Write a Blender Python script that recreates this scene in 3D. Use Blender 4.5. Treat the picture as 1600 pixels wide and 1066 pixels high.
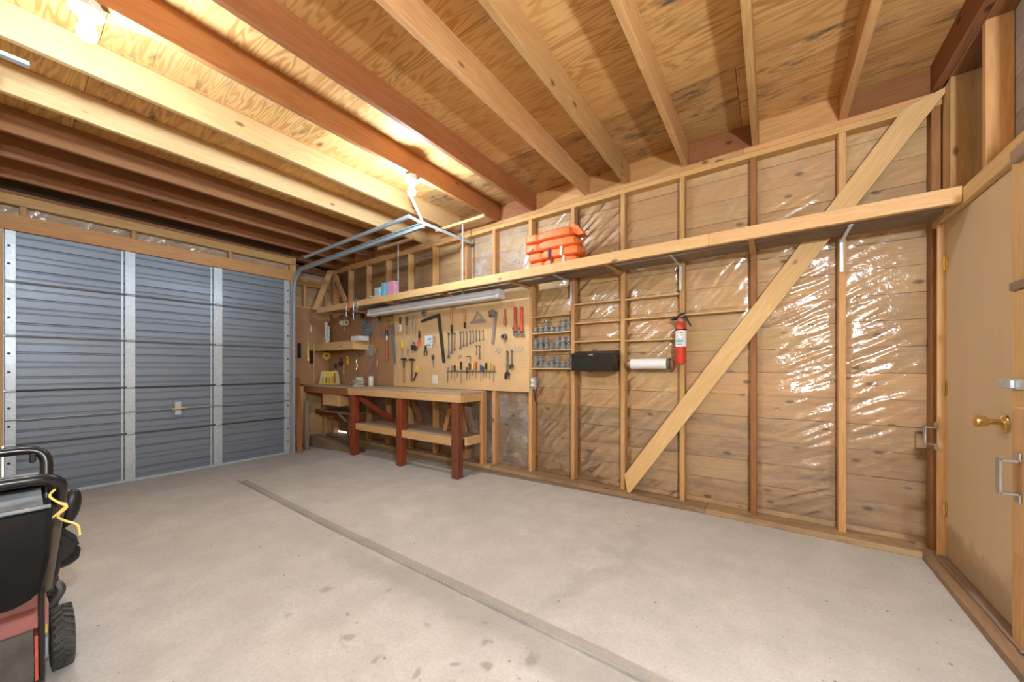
import bpy, bmesh, math, random
from mathutils import Vector, Matrix, noise
random.seed(7)
S = bpy.context.scene
C = S.collection
PI = math.pi
for o in list(bpy.data.objects): bpy.data.objects.remove(o)

# ---------------------------------------------------------------- camera, world, exposure
cd = bpy.data.cameras.new('camera'); cam = bpy.data.objects.new('camera', cd); C.objects.link(cam)
cam.location = (0, 0, 1.15); cam.rotation_euler = (PI/2, 0, 0.6178)
cd.sensor_width = 36; cd.lens = 36*568.84/1600; cd.shift_y = 42.7/1600; cd.clip_start = .02
S.camera = cam
W = bpy.data.worlds.new('outdoor_daylight'); S.world = W; W.use_nodes = True
W.node_tree.nodes['Background'].inputs[0].default_value = (.80, .90, 1, 1)
W.node_tree.nodes['Background'].inputs[1].default_value = 1.2
S.view_settings.view_transform = 'Standard'; S.view_settings.look = 'None'
S.view_settings.gamma = 1; S.view_settings.use_curve_mapping = False
S.view_settings.exposure = 1.75
BULB = 400.0          # emission of the bare ceiling bulbs
LAMP = 660.0         # emission of the globe lamps on the walls behind the camera
try: S.cycles.max_bounces = 7; S.cycles.diffuse_bounces = 4; S.cycles.glossy_bounces = 3; S.cycles.transparent_max_bounces = 14; S.cycles.caustics_reflective = False; S.cycles.caustics_refractive = False; S.cycles.adaptive_threshold = .03
except Exception: pass

# ---------------------------------------------------------------- object helpers
def wm(o):
    m = o.matrix_parent_inverse @ o.matrix_basis if o.parent else o.matrix_basis.copy()
    return wm(o.parent) @ m if o.parent else m
def thing(name, label=None, cat=None, loc=(0,0,0), rot=(0,0,0), group=None, kind=None):
    o = bpy.data.objects.new(name, None); C.objects.link(o); o.empty_display_size = .05
    o.location = loc; o.rotation_euler = rot
    return tag(o, label, cat, group, kind)
def tag(o, label=None, cat=None, group=None, kind=None):
    if label: o['label'] = label
    if cat: o['category'] = cat
    if group: o['group'] = group
    if kind: o['kind'] = kind
    return o
def mesh(name, bm, mat, parent=None, local=False, smooth=False, loc=None, rot=None):
    """one mesh object; local=True: coordinates are those of the parent"""
    bmesh.ops.recalc_face_normals(bm, faces=bm.faces)
    me = bpy.data.meshes.new(name); bm.to_mesh(me); bm.free()
    me.materials.append(mat)
    if smooth:
        me.polygons.foreach_set('use_smooth', [True]*len(me.polygons))
        try: me.set_sharp_from_angle(angle=math.radians(40))
        except Exception: pass
    o = bpy.data.objects.new(name, me); C.objects.link(o)
    if loc: o.location = loc
    if rot: o.rotation_euler = rot
    if parent:
        o.parent = parent
        if not local: o.matrix_parent_inverse = wm(parent).inverted()
    return o
def origin(o):
    """put the object's origin at the base of its own mesh"""
    vs = o.data.vertices; n = len(vs)
    c = Vector((sum(v.co.x for v in vs)/n, sum(v.co.y for v in vs)/n, min(v.co.z for v in vs)))
    o.data.transform(Matrix.Translation(-c)); o.location = o.location + c
    return o
def B(): return bmesh.new()
def box(bm, x, y, z, bev=0):
    m = Matrix.Translation(((x[0]+x[1])/2,(y[0]+y[1])/2,(z[0]+z[1])/2)) @ Matrix.Diagonal((abs(x[1]-x[0]),abs(y[1]-y[0]),abs(z[1]-z[0]),1))
    r = bmesh.ops.create_cube(bm, size=1, matrix=m)
    if bev:
        es = list({e for v in r['verts'] for e in v.link_edges})
        bmesh.ops.bevel(bm, geom=es, offset=bev, segments=1, affect='EDGES')
    return bm
def prism(bm, pts, a0, a1, axis='y'):
    """outline pts extruded from a0 to a1; axis y: pts are (x,z); x: (y,z); z: (x,y)"""
    def mk(p, a): return {'y': (p[0],a,p[1]), 'x': (a,p[0],p[1]), 'z': (p[0],p[1],a)}[axis]
    v0 = [bm.verts.new(mk(p,a0)) for p in pts]; v1 = [bm.verts.new(mk(p,a1)) for p in pts]
    n = len(pts)
    bm.faces.new(v0); bm.faces.new(v1[::-1])
    for i in range(n): bm.faces.new((v0[i], v1[i], v1[(i+1)%n], v0[(i+1)%n]))
    return bm
def tube(bm, pts, r, n=8, closed=False, caps=True):
    pts = [Vector(p) for p in pts]; rs = r if isinstance(r, (list,tuple)) else [r]*len(pts)
    rings = []; up = None; N = len(pts)
    for i, p in enumerate(pts):
        a = pts[i-1] if (i or closed) else p; b = pts[(i+1)%N] if (i < N-1 or closed) else p
        t = (b-a).normalized()
        if up is None: up = t.orthogonal().normalized()
        up = (up - t*up.dot(t)); up = up.normalized() if up.length > 1e-6 else t.orthogonal().normalized()
        s = t.cross(up)
        rings.append([bm.verts.new(p + rs[i]*(math.cos(2*PI*k/n)*up + math.sin(2*PI*k/n)*s)) for k in range(n)])
    for i in range(N if closed else N-1):
        A, D = rings[i], rings[(i+1)%N]
        for k in range(n): bm.faces.new((A[k], A[(k+1)%n], D[(k+1)%n], D[k]))
    if caps and not closed:
        bm.faces.new(rings[0][::-1]); bm.faces.new(rings[-1])
    return bm
def lathe(bm, prof, o=(0,0,0), axis='z', n=16, mat=None):
    """prof: (radius, height) pairs"""
    o = Vector(o); rings = []
    def mk(r, h, k):
        c, s = r*math.cos(2*PI*k/n), r*math.sin(2*PI*k/n)
        v = {'z': Vector((c,s,h)), 'x': Vector((h,c,s)), 'y': Vector((c,h,s))}[axis]
        return o + (mat @ v if mat else v)
    for r, h in prof:
        rings.append([bm.verts.new(mk(max(r,1e-5), h, k)) for k in range(n)])
    for A, D in zip(rings, rings[1:]):
        for k in range(n): bm.faces.new((A[k], A[(k+1)%n], D[(k+1)%n], D[k]))
    bm.faces.new(rings[0][::-1]); bm.faces.new(rings[-1])
    return bm
def bent(points, rad=.03, seg=5):
    """round the corners of a polyline"""
    P = [Vector(p) for p in points]; out = [P[0]]
    for a, b, c in zip(P, P[1:], P[2:]):
        r = min(rad, (a-b).length*.49, (c-b).length*.49)
        s, e = b+(a-b).normalized()*r, b+(c-b).normalized()*r
        for i in range(seg+1):
            t = i/seg; out.append((1-t)**2*s + 2*t*(1-t)*b + t*t*e)
    return out+[P[-1]]
def board(name, x, y, z, mat, parent=None, bev=.003, jit=0):
    """sawn timber: its own x axis runs along its length so that the grain follows it"""
    d = [abs(x[1]-x[0]), abs(y[1]-y[0]), abs(z[1]-z[0])]
    c = Vector(((x[0]+x[1])/2, (y[0]+y[1])/2, (z[0]+z[1])/2)); k = d.index(max(d))
    bm = B()
    if k == 0: L, a, b, R = d[0], d[1], d[2], Matrix.Identity(3)
    elif k == 1: L, a, b, R = d[1], d[0], d[2], Matrix.Rotation(PI/2, 3, 'Z')
    else: L, a, b, R = d[2], d[1], d[0], Matrix.Rotation(-PI/2, 3, 'Y')
    box(bm, (-L/2,L/2), (-a/2,a/2), (-b/2,b/2), min(bev, a*.2, b*.2))
    o = mesh(name, bm, mat, parent)
    o.location = c + Vector((random.uniform(-jit,jit), random.uniform(-jit,jit), random.uniform(-jit,jit)))
    o.rotation_euler = R.to_euler()
    return o
def stick(name, p0, p1, w, t, mat, parent=None, nrm=(0,-1,0), bev=.003, cut=None):
    """a plank from p0 to p1: width w across nrm, thickness t along nrm; cut: end outlines sheared along z"""
    p0, p1 = Vector(p0), Vector(p1); L = (p1-p0).length; ax = (p1-p0).normalized()
    n = Vector(nrm); n = (n - ax*n.dot(ax)).normalized(); s = n.cross(ax)
    bm = B()
    if cut:
        prism(bm, [(-L/2-cut[0],-w/2), (L/2-cut[1],-w/2), (L/2+cut[1],w/2), (-L/2+cut[0],w/2)], -t/2, t/2, 'z')
        # outline lies in local x (length) and y (width)
    else: box(bm, (-L/2,L/2), (-w/2,w/2), (-t/2,t/2), bev)
    o = mesh(name, bm, mat, parent)
    M = Matrix((ax, s, n)).transposed()
    o.location = (p0+p1)/2; o.rotation_euler = M.to_euler()
    return o
def copy_tree(o, parent=None):
    c = o.copy(); C.objects.link(c)
    if parent: c.parent = parent; c.matrix_parent_inverse = o.matrix_parent_inverse.copy()
    for ch in [x for x in bpy.data.objects if x.parent == o]: copy_tree(ch, c)
    return c
ORD = ['first','second','third','fourth','fifth','sixth','seventh','eighth','ninth','tenth','eleventh','twelfth','thirteenth','fourteenth','fifteenth']

# ---------------------------------------------------------------- materials
def nodes(name):
    m = bpy.data.materials.new(name); m.use_nodes = True
    nt = m.node_tree; return m, nt, nt.nodes['Principled BSDF']
def N(nt, typ, **kw):
    n = nt.nodes.new(typ)
    for k, v in kw.items():
        if hasattr(n, k) and not k[0].isupper(): setattr(n, k, v)
        else: n.inputs[k].default_value = v
    return n
def L(nt, a, b): nt.links.new(a, b)
def mth(nt, op, a, b=None, c=None):
    n = nt.nodes.new('ShaderNodeMath'); n.operation = op
    for i, v in enumerate((a,b,c)):
        if v is None: continue
        if isinstance(v, (int,float)): n.inputs[i].default_value = v
        else: L(nt, v, n.inputs[i])
    return n.outputs[0]
def mixc(nt, f, a, b, mode='MIX'):
    n = nt.nodes.new('ShaderNodeMix'); n.data_type = 'RGBA'; n.blend_type = mode
    for s, v in ((n.inputs[0], f), (n.inputs[6], a), (n.inputs[7], b)):
        if isinstance(v, (int,float)): s.default_value = v
        elif isinstance(v, tuple): s.default_value = v if len(v) == 4 else v+(1,)
        else: L(nt, v, s)
    return n.outputs[2]
def ramp(nt, fac, stops):
    n = nt.nodes.new('ShaderNodeValToRGB'); e = n.color_ramp.elements
    while len(e) < len(stops): e.new(.5)
    for q, (p, c) in zip(e, stops):
        q.position = p; q.color = (c,c,c,1) if isinstance(c, (int,float)) else (c if len(c) == 4 else c+(1,))
    L(nt, fac, n.inputs[0]); return n.outputs[0]
def mapping(nt, scale, rnd=True):
    tc = N(nt, 'ShaderNodeTexCoord'); mp = N(nt, 'ShaderNodeMapping'); mp.inputs['Scale'].default_value = scale
    if rnd:
        oi = N(nt, 'ShaderNodeObjectInfo'); va = N(nt, 'ShaderNodeVectorMath', operation='ADD')
        cx = N(nt, 'ShaderNodeCombineXYZ')
        L(nt, mth(nt, 'MULTIPLY', oi.outputs['Random'], 37.), cx.inputs[0]); L(nt, mth(nt, 'MULTIPLY', oi.outputs['Random'], 53.), cx.inputs[1])
        L(nt, mth(nt, 'MULTIPLY', oi.outputs['Random'], 71.), cx.inputs[2])
        L(nt, tc.outputs['Object'], va.inputs[0]); L(nt, cx.outputs[0], va.inputs[1]); L(nt, va.outputs[0], mp.inputs[0])
    else: L(nt, tc.outputs['Object'], mp.inputs[0])
    return mp.outputs[0]
def noi(nt, vec, scale, detail=3, rough=.55, dist=0):
    n = N(nt, 'ShaderNodeTexNoise'); n.inputs['Scale'].default_value = scale; n.inputs['Detail'].default_value = detail
    n.inputs['Roughness'].default_value = rough; n.inputs['Distortion'].default_value = dist; L(nt, vec, n.inputs['Vector']); return n.outputs[0]
def bump(nt, bs, h, strength=.3, dist=.004):
    b = N(nt, 'ShaderNodeBump'); b.inputs['Strength'].default_value = strength; b.inputs['Distance'].default_value = dist
    L(nt, h, b.inputs['Height']); L(nt, b.outputs[0], bs.inputs['Normal'])
def wood(name, light, dark, knot=.5, vary=.25, rough=.62, grime=0, line=.5, grimec=(.12,.09,.07)):
    """sawn softwood: grain along local x, growth lines, sparse knots, a tone per piece"""
    m, nt, bs = nodes(name)
    v = mapping(nt, (1,1,1)); g = mapping(nt, (.35,5,5))
    warp = noi(nt, g, 3.2, 4, .6)
    lines = mth(nt, 'SINE', mth(nt, 'MULTIPLY', warp, 46.))
    lines = ramp(nt, mth(nt, 'MULTIPLY_ADD', lines, .5, .5), [(.15,0),(.95,1)])
    fine = noi(nt, mapping(nt, (3,90,90)), 1.6, 2)
    f = mth(nt, 'ADD', mth(nt, 'MULTIPLY', lines, line*.6), mth(nt, 'MULTIPLY', fine, .45))
    col = mixc(nt, ramp(nt, f, [(.15,0),(.85,1)]), light, dark)
    big = noi(nt, mapping(nt, (.8,3,3)), 1.4, 2)
    col = mixc(nt, ramp(nt, big, [(.4,0),(.7,.55)]), col, dark)
    if knot:
        vo = N(nt, 'ShaderNodeTexVoronoi'); vo.inputs['Scale'].default_value = 1.; L(nt, mapping(nt, (4.2,8.5,8.5)), vo.inputs['Vector'])
        k = ramp(nt, vo.outputs['Distance'], [(.04,1),(.10,.7),(.15,0)])
        wn = N(nt, 'ShaderNodeTexWhiteNoise'); L(nt, vo.outputs['Position'], wn.inputs['Vector'])
        k = mth(nt, 'MULTIPLY', k, mth(nt, 'LESS_THAN', wn.outputs['Value'], knot))
        col = mixc(nt, k, col, tuple(c*.32 for c in dark))
    oi = N(nt, 'ShaderNodeObjectInfo')
    hs = N(nt, 'ShaderNodeHueSaturation'); L(nt, col, hs.inputs['Color'])
    L(nt, mth(nt, 'MULTIPLY_ADD', oi.outputs['Random'], vary*2, 1-vary), hs.inputs['Value'])
    L(nt, mth(nt, 'MULTIPLY_ADD', mth(nt, 'FRACT', mth(nt, 'MULTIPLY', oi.outputs['Random'], 7.3)), .016, .492), hs.inputs['Hue'])
    col = hs.outputs[0]
    if grime:
        gr = ramp(nt, noi(nt, mapping(nt, (1.2,5,5)), 1.8, 5, .7), [(.5,0),(.72,1)])
        col = mixc(nt, mth(nt, 'MULTIPLY', gr, grime), col, grimec)
    L(nt, col, bs.inputs['Base Color']); bs.inputs['Roughness'].default_value = rough; bs.inputs['Specular IOR Level'].default_value = .3
    bump(nt, bs, f, .25, .002)
    return m
def plywood(name, light, dark, freq=30, stretch=(.5,3.2,1), vary=.15, rough=.55, mould=0, contrast=1, mm=(.5,.62), scuff=0):
    """rotary-cut veneer: contour-like figure"""
    m, nt, bs = nodes(name)
    g = mapping(nt, stretch)
    h = noi(nt, g, 1.15, 3, .5, .25)
    ln = mth(nt, 'SINE', mth(nt, 'MULTIPLY', h, float(freq)*4))
    ln = ramp(nt, mth(nt, 'MULTIPLY_ADD', ln, .5, .5), [(.35,0),(.98,1)])
    patch = ramp(nt, noi(nt, mapping(nt, (.9,2,1)), 1.3, 3), [(.35,.35),(.7,1)])
    fine = noi(nt, mapping(nt, (5,110,5)), 1, 2)
    f = mth(nt, 'ADD', mth(nt, 'MULTIPLY', mth(nt, 'MULTIPLY', ln, patch), .75*contrast), mth(nt, 'MULTIPLY', fine, .25))
    col = mixc(nt, f, light, dark)
    col = mixc(nt, ramp(nt, noi(nt, mapping(nt, (.5,1.6,1)), 1.1, 2), [(.4,0),(.75,.5)]), col, dark)
    vo = N(nt, 'ShaderNodeTexVoronoi'); vo.inputs['Scale'].default_value = 1.; L(nt, mapping(nt, (1.3,2.6,1)), vo.inputs['Vector'])
    wn = N(nt, 'ShaderNodeTexWhiteNoise'); L(nt, vo.outputs['Position'], wn.inputs['Vector'])
    k = mth(nt, 'MULTIPLY', ramp(nt, vo.outputs['Distance'], [(.03,1),(.08,0)]), mth(nt, 'LESS_THAN', wn.outputs['Value'], .45))
    col = mixc(nt, k, col, tuple(c*.4 for c in dark))
    oi = N(nt, 'ShaderNodeObjectInfo'); hs = N(nt, 'ShaderNodeHueSaturation'); L(nt, col, hs.inputs['Color'])
    L(nt, mth(nt, 'MULTIPLY_ADD', oi.outputs['Random'], vary*2, 1-vary), hs.inputs['Value']); col = hs.outputs[0]
    if mould:
        mo = ramp(nt, noi(nt, mapping(nt, (2.2,9,1)), 1.6, 6, .72), [(.52,0),(.68,1)])
        ma = ramp(nt, noi(nt, mapping(nt, (.7,.9,1)), 1.2, 2), [(mm[0],0),(mm[1],1)])
        col = mixc(nt, mth(nt, 'MULTIPLY', mth(nt, 'MULTIPLY', mo, ma), mould), col, (.07,.06,.045))
    if scuff:                                             # kicked and stained lower edge
        tc = N(nt, 'ShaderNodeTexCoord'); sp = N(nt, 'ShaderNodeSeparateXYZ'); L(nt, tc.outputs['Object'], sp.inputs[0])
        e = mth(nt, 'SUBTRACT', sp.outputs[2], mth(nt, 'MULTIPLY', noi(nt, tc.outputs['Object'], 5, 5, .7), .34))
        col = mixc(nt, mth(nt, 'MULTIPLY', ramp(nt, e, [(-.02,1),(.09,0)]), scuff), col, (.20,.10,.04))
    L(nt, col, bs.inputs['Base Color']); bs.inputs['Roughness'].default_value = rough; bs.inputs['Specular IOR Level'].default_value = .3
    return m
def plain(name, col, rough=.5, metal=0, vary=.12, scale=14, spec=.5, bmp=0):
    """paint, plastic or metal with faint blotches and scuffs"""
    m, nt, bs = nodes(name)
    f = noi(nt, mapping(nt, (1,1,1)), scale, 4, .6)
    d = tuple(c*(1-vary) for c in col); l = tuple(min(1, c*(1+vary)) for c in col)
    L(nt, mixc(nt, ramp(nt, f, [(.3,0),(.7,1)]), d, l), bs.inputs['Base Color'])
    bs.inputs['Metallic'].default_value = metal; bs.inputs['Specular IOR Level'].default_value = spec
    L(nt, mth(nt, 'MULTIPLY_ADD', f, .25, rough-.12), bs.inputs['Roughness'])
    if bmp: bump(nt, bs, f, bmp, .003)
    return m
def galv(name, col, metal=.55, rough=.42, sp=.12):
    """galvanised steel with spangle"""
    m, nt, bs = nodes(name)
    vo = N(nt, 'ShaderNodeTexVoronoi'); vo.inputs['Scale'].default_value = 60; L(nt, mapping(nt, (1,1,1)), vo.inputs['Vector'])
    bw = N(nt, 'ShaderNodeRGBToBW'); L(nt, vo.outputs['Color'], bw.inputs[0])
    f = noi(nt, mapping(nt, (1,.5,1.6)), 2, 3, .5)
    c = mixc(nt, bw.outputs[0], tuple(x*(1-sp) for x in col), tuple(min(1,x*(1+sp)) for x in col))
    c = mixc(nt, ramp(nt, f, [(.45,0),(.8,.35)]), c, tuple(x*.7 for x in col))
    L(nt, c, bs.inputs['Base Color']); bs.inputs['Metallic'].default_value = metal
    L(nt, mth(nt, 'MULTIPLY_ADD', f, .25, rough-.1), bs.inputs['Roughness']); return m
def film_mat(name, tint, haze, rough=.16):
    """clear polythene: lets most light through, glossy, a little milky"""
    m = bpy.data.materials.new(name); m.use_nodes = True; nt = m.node_tree; nt.nodes.clear()
    out = N(nt, 'ShaderNodeOutputMaterial'); tr = N(nt, 'ShaderNodeBsdfTransparent'); tr.inputs[0].default_value = tint+(1,)
    gl = N(nt, 'ShaderNodeBsdfGlossy'); gl.inputs['Roughness'].default_value = rough; gl.inputs[0].default_value = (.95,.97,1,1)
    df = N(nt, 'ShaderNodeBsdfDiffuse'); df.inputs[0].default_value = (.75,.74,.72,1)
    v = mapping(nt, (1,1,1)); n1 = noi(nt, v, 7, 4, .6)
    bp = N(nt, 'ShaderNodeBump'); bp.inputs['Strength'].default_value = .55; bp.inputs['Distance'].default_value = .006
    L(nt, noi(nt, v, 26, 3, .5), bp.inputs['Height']); L(nt, bp.outputs[0], gl.inputs['Normal'])
    a = N(nt, 'ShaderNodeMixShader'); L(nt, mth(nt, 'MULTIPLY_ADD', ramp(nt, n1, [(.42,0),(.7,1)]), haze, haze*.35), a.inputs[0]); L(nt, tr.outputs[0], a.inputs[1]); L(nt, df.outputs[0], a.inputs[2])
    lw = N(nt, 'ShaderNodeFresnel'); lw.inputs[0].default_value = 1.5; L(nt, bp.outputs[0], lw.inputs['Normal'])
    b = N(nt, 'ShaderNodeMixShader'); L(nt, mth(nt, 'MULTIPLY_ADD', lw.outputs[0], 1.2, .02), b.inputs[0]); L(nt, a.outputs[0], b.inputs[1]); L(nt, gl.outputs[0], b.inputs[2])
    L(nt, b.outputs[0], out.inputs[0]); return m
def glass_mat(name):
    m = bpy.data.materials.new(name); m.use_nodes = True; nt = m.node_tree; nt.nodes.clear()
    out = N(nt, 'ShaderNodeOutputMaterial'); tr = N(nt, 'ShaderNodeBsdfTransparent'); tr.inputs[0].default_value = (.80,.86,.88,1)
    gl = N(nt, 'ShaderNodeBsdfPrincipled'); gl.inputs['Roughness'].default_value = .12; gl.inputs['Base Color'].default_value = (.72,.76,.78,1); gl.inputs['Metallic'].default_value = .3
    lw = N(nt, 'ShaderNodeLayerWeight'); lw.inputs[0].default_value = .35
    n1 = noi(nt, mapping(nt, (1,1,1)), 60, 2)
    b = N(nt, 'ShaderNodeMixShader'); L(nt, mth(nt, 'MULTIPLY_ADD', lw.outputs['Facing'], .7, mth(nt, 'MULTIPLY', n1, .34)), b.inputs[0]); L(nt, tr.outputs[0], b.inputs[1]); L(nt, gl.outputs[0], b.inputs[2])
    L(nt, b.outputs[0], out.inputs[0]); return m
def emit(name, col, s):
    m = bpy.data.materials.new(name); m.use_nodes = True; nt = m.node_tree; nt.nodes.clear()
    out = N(nt, 'ShaderNodeOutputMaterial'); e = N(nt, 'ShaderNodeEmission'); e.inputs[0].default_value = col+(1,); e.inputs[1].default_value = s
    L(nt, e.outputs[0], out.inputs[0]); return m
def concrete(name, base, stains=True, rough=.75):
    m, nt, bs = nodes(name)
    tc = N(nt, 'ShaderNodeTexCoord'); v = tc.outputs['Object']
    big = noi(nt, v, .9, 5, .6); mid = noi(nt, v, 5, 5, .65); fine = noi(nt, v, 70, 3, .6)
    col = mixc(nt, ramp(nt, big, [(.3,0),(.7,1)]), tuple(c*.86 for c in base), tuple(min(1,c*1.08) for c in base))
    col = mixc(nt, ramp(nt, mid, [(.35,0),(.7,.6)]), col, tuple(c*.72 for c in base))
    col = mixc(nt, ramp(nt, fine, [(.3,.28),(.62,0)]), col, tuple(c*.5 for c in base))
    if stains:
        sp = N(nt, 'ShaderNodeSeparateXYZ'); L(nt, v, sp.inputs[0])
        # fine dark specks everywhere
        vo = N(nt, 'ShaderNodeTexVoronoi'); vo.inputs['Scale'].default_value = 11; L(nt, v, vo.inputs['Vector'])
        wn = N(nt, 'ShaderNodeTexWhiteNoise'); L(nt, vo.outputs['Position'], wn.inputs['Vector'])
        k = mth(nt, 'MULTIPLY', ramp(nt, vo.outputs['Distance'], [(.04,1),(.09,0)]), mth(nt, 'LESS_THAN', wn.outputs['Value'], .3))
        col = mixc(nt, mth(nt, 'MULTIPLY', k, .75), col, (.10,.075,.055))
        v3 = N(nt, 'ShaderNodeTexVoronoi'); v3.inputs['Scale'].default_value = 26; L(nt, v, v3.inputs['Vector'])
        w3 = N(nt, 'ShaderNodeTexWhiteNoise'); L(nt, v3.outputs['Position'], w3.inputs['Vector'])
        k3 = mth(nt, 'MULTIPLY', ramp(nt, v3.outputs['Distance'], [(.05,1),(.12,0)]), mth(nt, 'LESS_THAN', w3.outputs['Value'], .30))
        col = mixc(nt, mth(nt, 'MULTIPLY', k3, .6), col, (.16,.12,.09))
        # oil drips along the joint
        vd = N(nt, 'ShaderNodeTexVoronoi'); vd.inputs['Scale'].default_value = 7.5
        dv = N(nt, 'ShaderNodeVectorMath', operation='ADD'); nn = N(nt, 'ShaderNodeTexNoise'); nn.inputs['Scale'].default_value = 9; L(nt, v, nn.inputs['Vector'])
        sc = N(nt, 'ShaderNodeVectorMath', operation='SCALE'); sc.inputs['Scale'].default_value = .12; L(nt, nn.outputs['Color'], sc.inputs[0])
        L(nt, v, dv.inputs[0]); L(nt, sc.outputs[0], dv.inputs[1]); L(nt, dv.outputs[0], vd.inputs['Vector'])
        w2 = N(nt, 'ShaderNodeTexWhiteNoise'); L(nt, vd.outputs['Position'], w2.inputs['Vector'])
        near = ramp(nt, mth(nt, 'ABSOLUTE', mth(nt, 'SUBTRACT', sp.outputs[1], 1.12)), [(.0,1),(.25,.85),(.5,0)])
        nx = ramp(nt, mth(nt, 'ABSOLUTE', mth(nt, 'ADD', sp.outputs[0], 1.3)), [(0,1),(.6,1),(1.,0)])
        d = ramp(nt, mth(nt, 'DIVIDE', vd.outputs['Distance'], mth(nt, 'MULTIPLY_ADD', mth(nt, 'POWER', w2.outputs['Value'], 2.), .40, .03)), [(.55,1),(1.,0)])
        d = mth(nt, 'MULTIPLY', mth(nt, 'MULTIPLY', d, near), nx)
        col = mixc(nt, mth(nt, 'MULTIPLY', d, .5), col, (.19,.155,.12))
        # water marks: one beside the joint, one running across to the wall
        wv = noi(nt, v, 2.2, 4, .6)
        edge = mth(nt, 'ADD', sp.outputs[0], mth(nt, 'MULTIPLY', wv, 1.4))
        bandx = ramp(nt, mth(nt, 'ABSOLUTE', mth(nt, 'ADD', edge, .10)), [(.03,1),(.12,0)])
        bandy = ramp(nt, mth(nt, 'MULTIPLY', sp.outputs[1], .25), [(.35,0),(.38,1),(.62,1),(.70,0)])
        col = mixc(nt, mth(nt, 'MULTIPLY', mth(nt, 'MULTIPLY', bandx, bandy), .22), col, tuple(c*.45 for c in base))
        jy = mth(nt, 'ADD', sp.outputs[1], mth(nt, 'MULTIPLY', wv, .35))
        jn = ramp(nt, mth(nt, 'ABSOLUTE', mth(nt, 'SUBTRACT', jy, 1.48)), [(.05,1),(.14,0)])
        jx = ramp(nt, mth(nt, 'MULTIPLY_ADD', sp.outputs[0], .2, .8), [(.25,0),(.4,1)])
        col = mixc(nt, mth(nt, 'MULTIPLY', mth(nt, 'MULTIPLY', jn, jx), .38), col, tuple(c*.4 for c in base))
    L(nt, col, bs.inputs['Base Color']); bs.inputs['Roughness'].default_value = rough; bs.inputs['Specular IOR Level'].default_value = .35
    bump(nt, bs, mth(nt, 'ADD', mth(nt, 'MULTIPLY', fine, .5), mid), .18, .004)
    return m
def pegboard_mat(name, col, pitch=.0254, hole=.16, dark=(.05,.03,.02)):
    """hardboard with a regular grid of small holes (flat print scale, about a pixel each)"""
    m, nt, bs = nodes(name)
    tc = N(nt, 'ShaderNodeTexCoord'); sp = N(nt, 'ShaderNodeSeparateXYZ'); L(nt, tc.outputs['Object'], sp.inputs[0])
    def cell(o): return mth(nt, 'SUBTRACT', mth(nt, 'FRACT', mth(nt, 'MULTIPLY', o, 1/pitch)), .5)
    a, b = cell(sp.outputs[0]), cell(sp.outputs[2])
    r = mth(nt, 'SQRT', mth(nt, 'ADD', mth(nt, 'MULTIPLY', a, a), mth(nt, 'MULTIPLY', b, b)))
    f = noi(nt, tc.outputs['Object'], 3, 4, .6)
    c = mixc(nt, ramp(nt, f, [(.3,0),(.7,1)]), tuple(x*.9 for x in col), tuple(min(1,x*1.07) for x in col))
    if hole: c = mixc(nt, mth(nt, 'LESS_THAN', r, hole), c, dark)
    L(nt, c, bs.inputs['Base Color']); bs.inputs['Roughness'].default_value = .5; return m

M = {}
M['fir'] = wood('fir_lumber', (.64,.39,.17), (.48,.25,.09), .35, .14)
M['fir_mid'] = wood('mid_fir_lumber', (.52,.34,.16), (.41,.24,.10), .45, .06)
M['fir_pale'] = wood('pale_fir_lumber', (.72,.50,.27), (.58,.35,.16), .4, .06)
M['fir_red'] = wood('reddish_fir_lumber', (.38,.165,.062), (.27,.10,.034), .25, .10)
M['fir_dark'] = wood('dark_fir_lumber', (.36,.17,.07), (.24,.095,.035), .35, .10)
M['fir_shelf'] = wood('shelf_lumber', (.72,.49,.24), (.60,.36,.15), .25, .05)
M['fir_old'] = wood('weathered_lumber', (.34,.26,.19), (.22,.16,.115), .3, .12, grime=.5)
M['plank'] = wood('sheathing_plank', (.80,.53,.26), (.64,.38,.16), .85, .13, grime=.15)
M['plank_low'] = wood('stained_sheathing_plank', (.72,.48,.25), (.54,.34,.16), .85, .14, grime=.6)
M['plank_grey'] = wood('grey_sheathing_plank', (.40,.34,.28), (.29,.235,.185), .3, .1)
M['sill'] = wood('sill_lumber', (.44,.30,.17), (.31,.19,.10), .3, .14, grime=.7)
M['redleg'] = wood('red_stained_post', (.30,.062,.022), (.20,.035,.012), .1, .08, .45, grime=.3, grimec=(.10,.03,.015))
M['brownleg'] = wood('brown_stained_post', (.24,.085,.035), (.15,.045,.02), .1, .08, .5, grime=.4)
M['ply'] = plywood('ceiling_plywood', (.78,.51,.21), (.45,.195,.05), 27, (.6,4.6,1), mould=.9)
M['ply_mould'] = plywood('mouldy_ceiling_plywood', (.68,.44,.19), (.42,.20,.06), 27, (.6,4.6,1), mould=1.0, mm=(.30,.45))
M['plydoor'] = plywood('door_plywood', (.72,.57,.36), (.65,.49,.28), 8, (3.5,3.5,.22), .02, .5, contrast=.5, scuff=.5)
M['bench'] = plywood('bench_top_plywood', (.50,.40,.29), (.40,.30,.20), 10, vary=.05, rough=.45)
M['concrete'] = concrete('slab_concrete', (.64,.632,.60))
M['concrete_patch'] = concrete('patch_concrete', (.46,.435,.40), False)
M['concrete_old'] = concrete('old_footing_concrete', (.30,.22,.145), False)
M['film'] = film_mat('clear_polythene', (.97,.955,.93), .075)
M['film_grey'] = film_mat('milky_polythene', (.92,.91,.90), .34)
M['door_steel'] = galv('door_panel_steel', (.24,.285,.34), .4, .42, .03)
M['galv'] = galv('galvanised_steel', (.57,.65,.70), .45, .4)
M['track'] = galv('track_steel', (.44,.53,.60), .45, .38)
M['steel'] = plain('tool_steel', (.36,.36,.36), .38, .8)
M['steel_dark'] = plain('dark_tool_steel', (.11,.105,.10), .45, .7)
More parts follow.
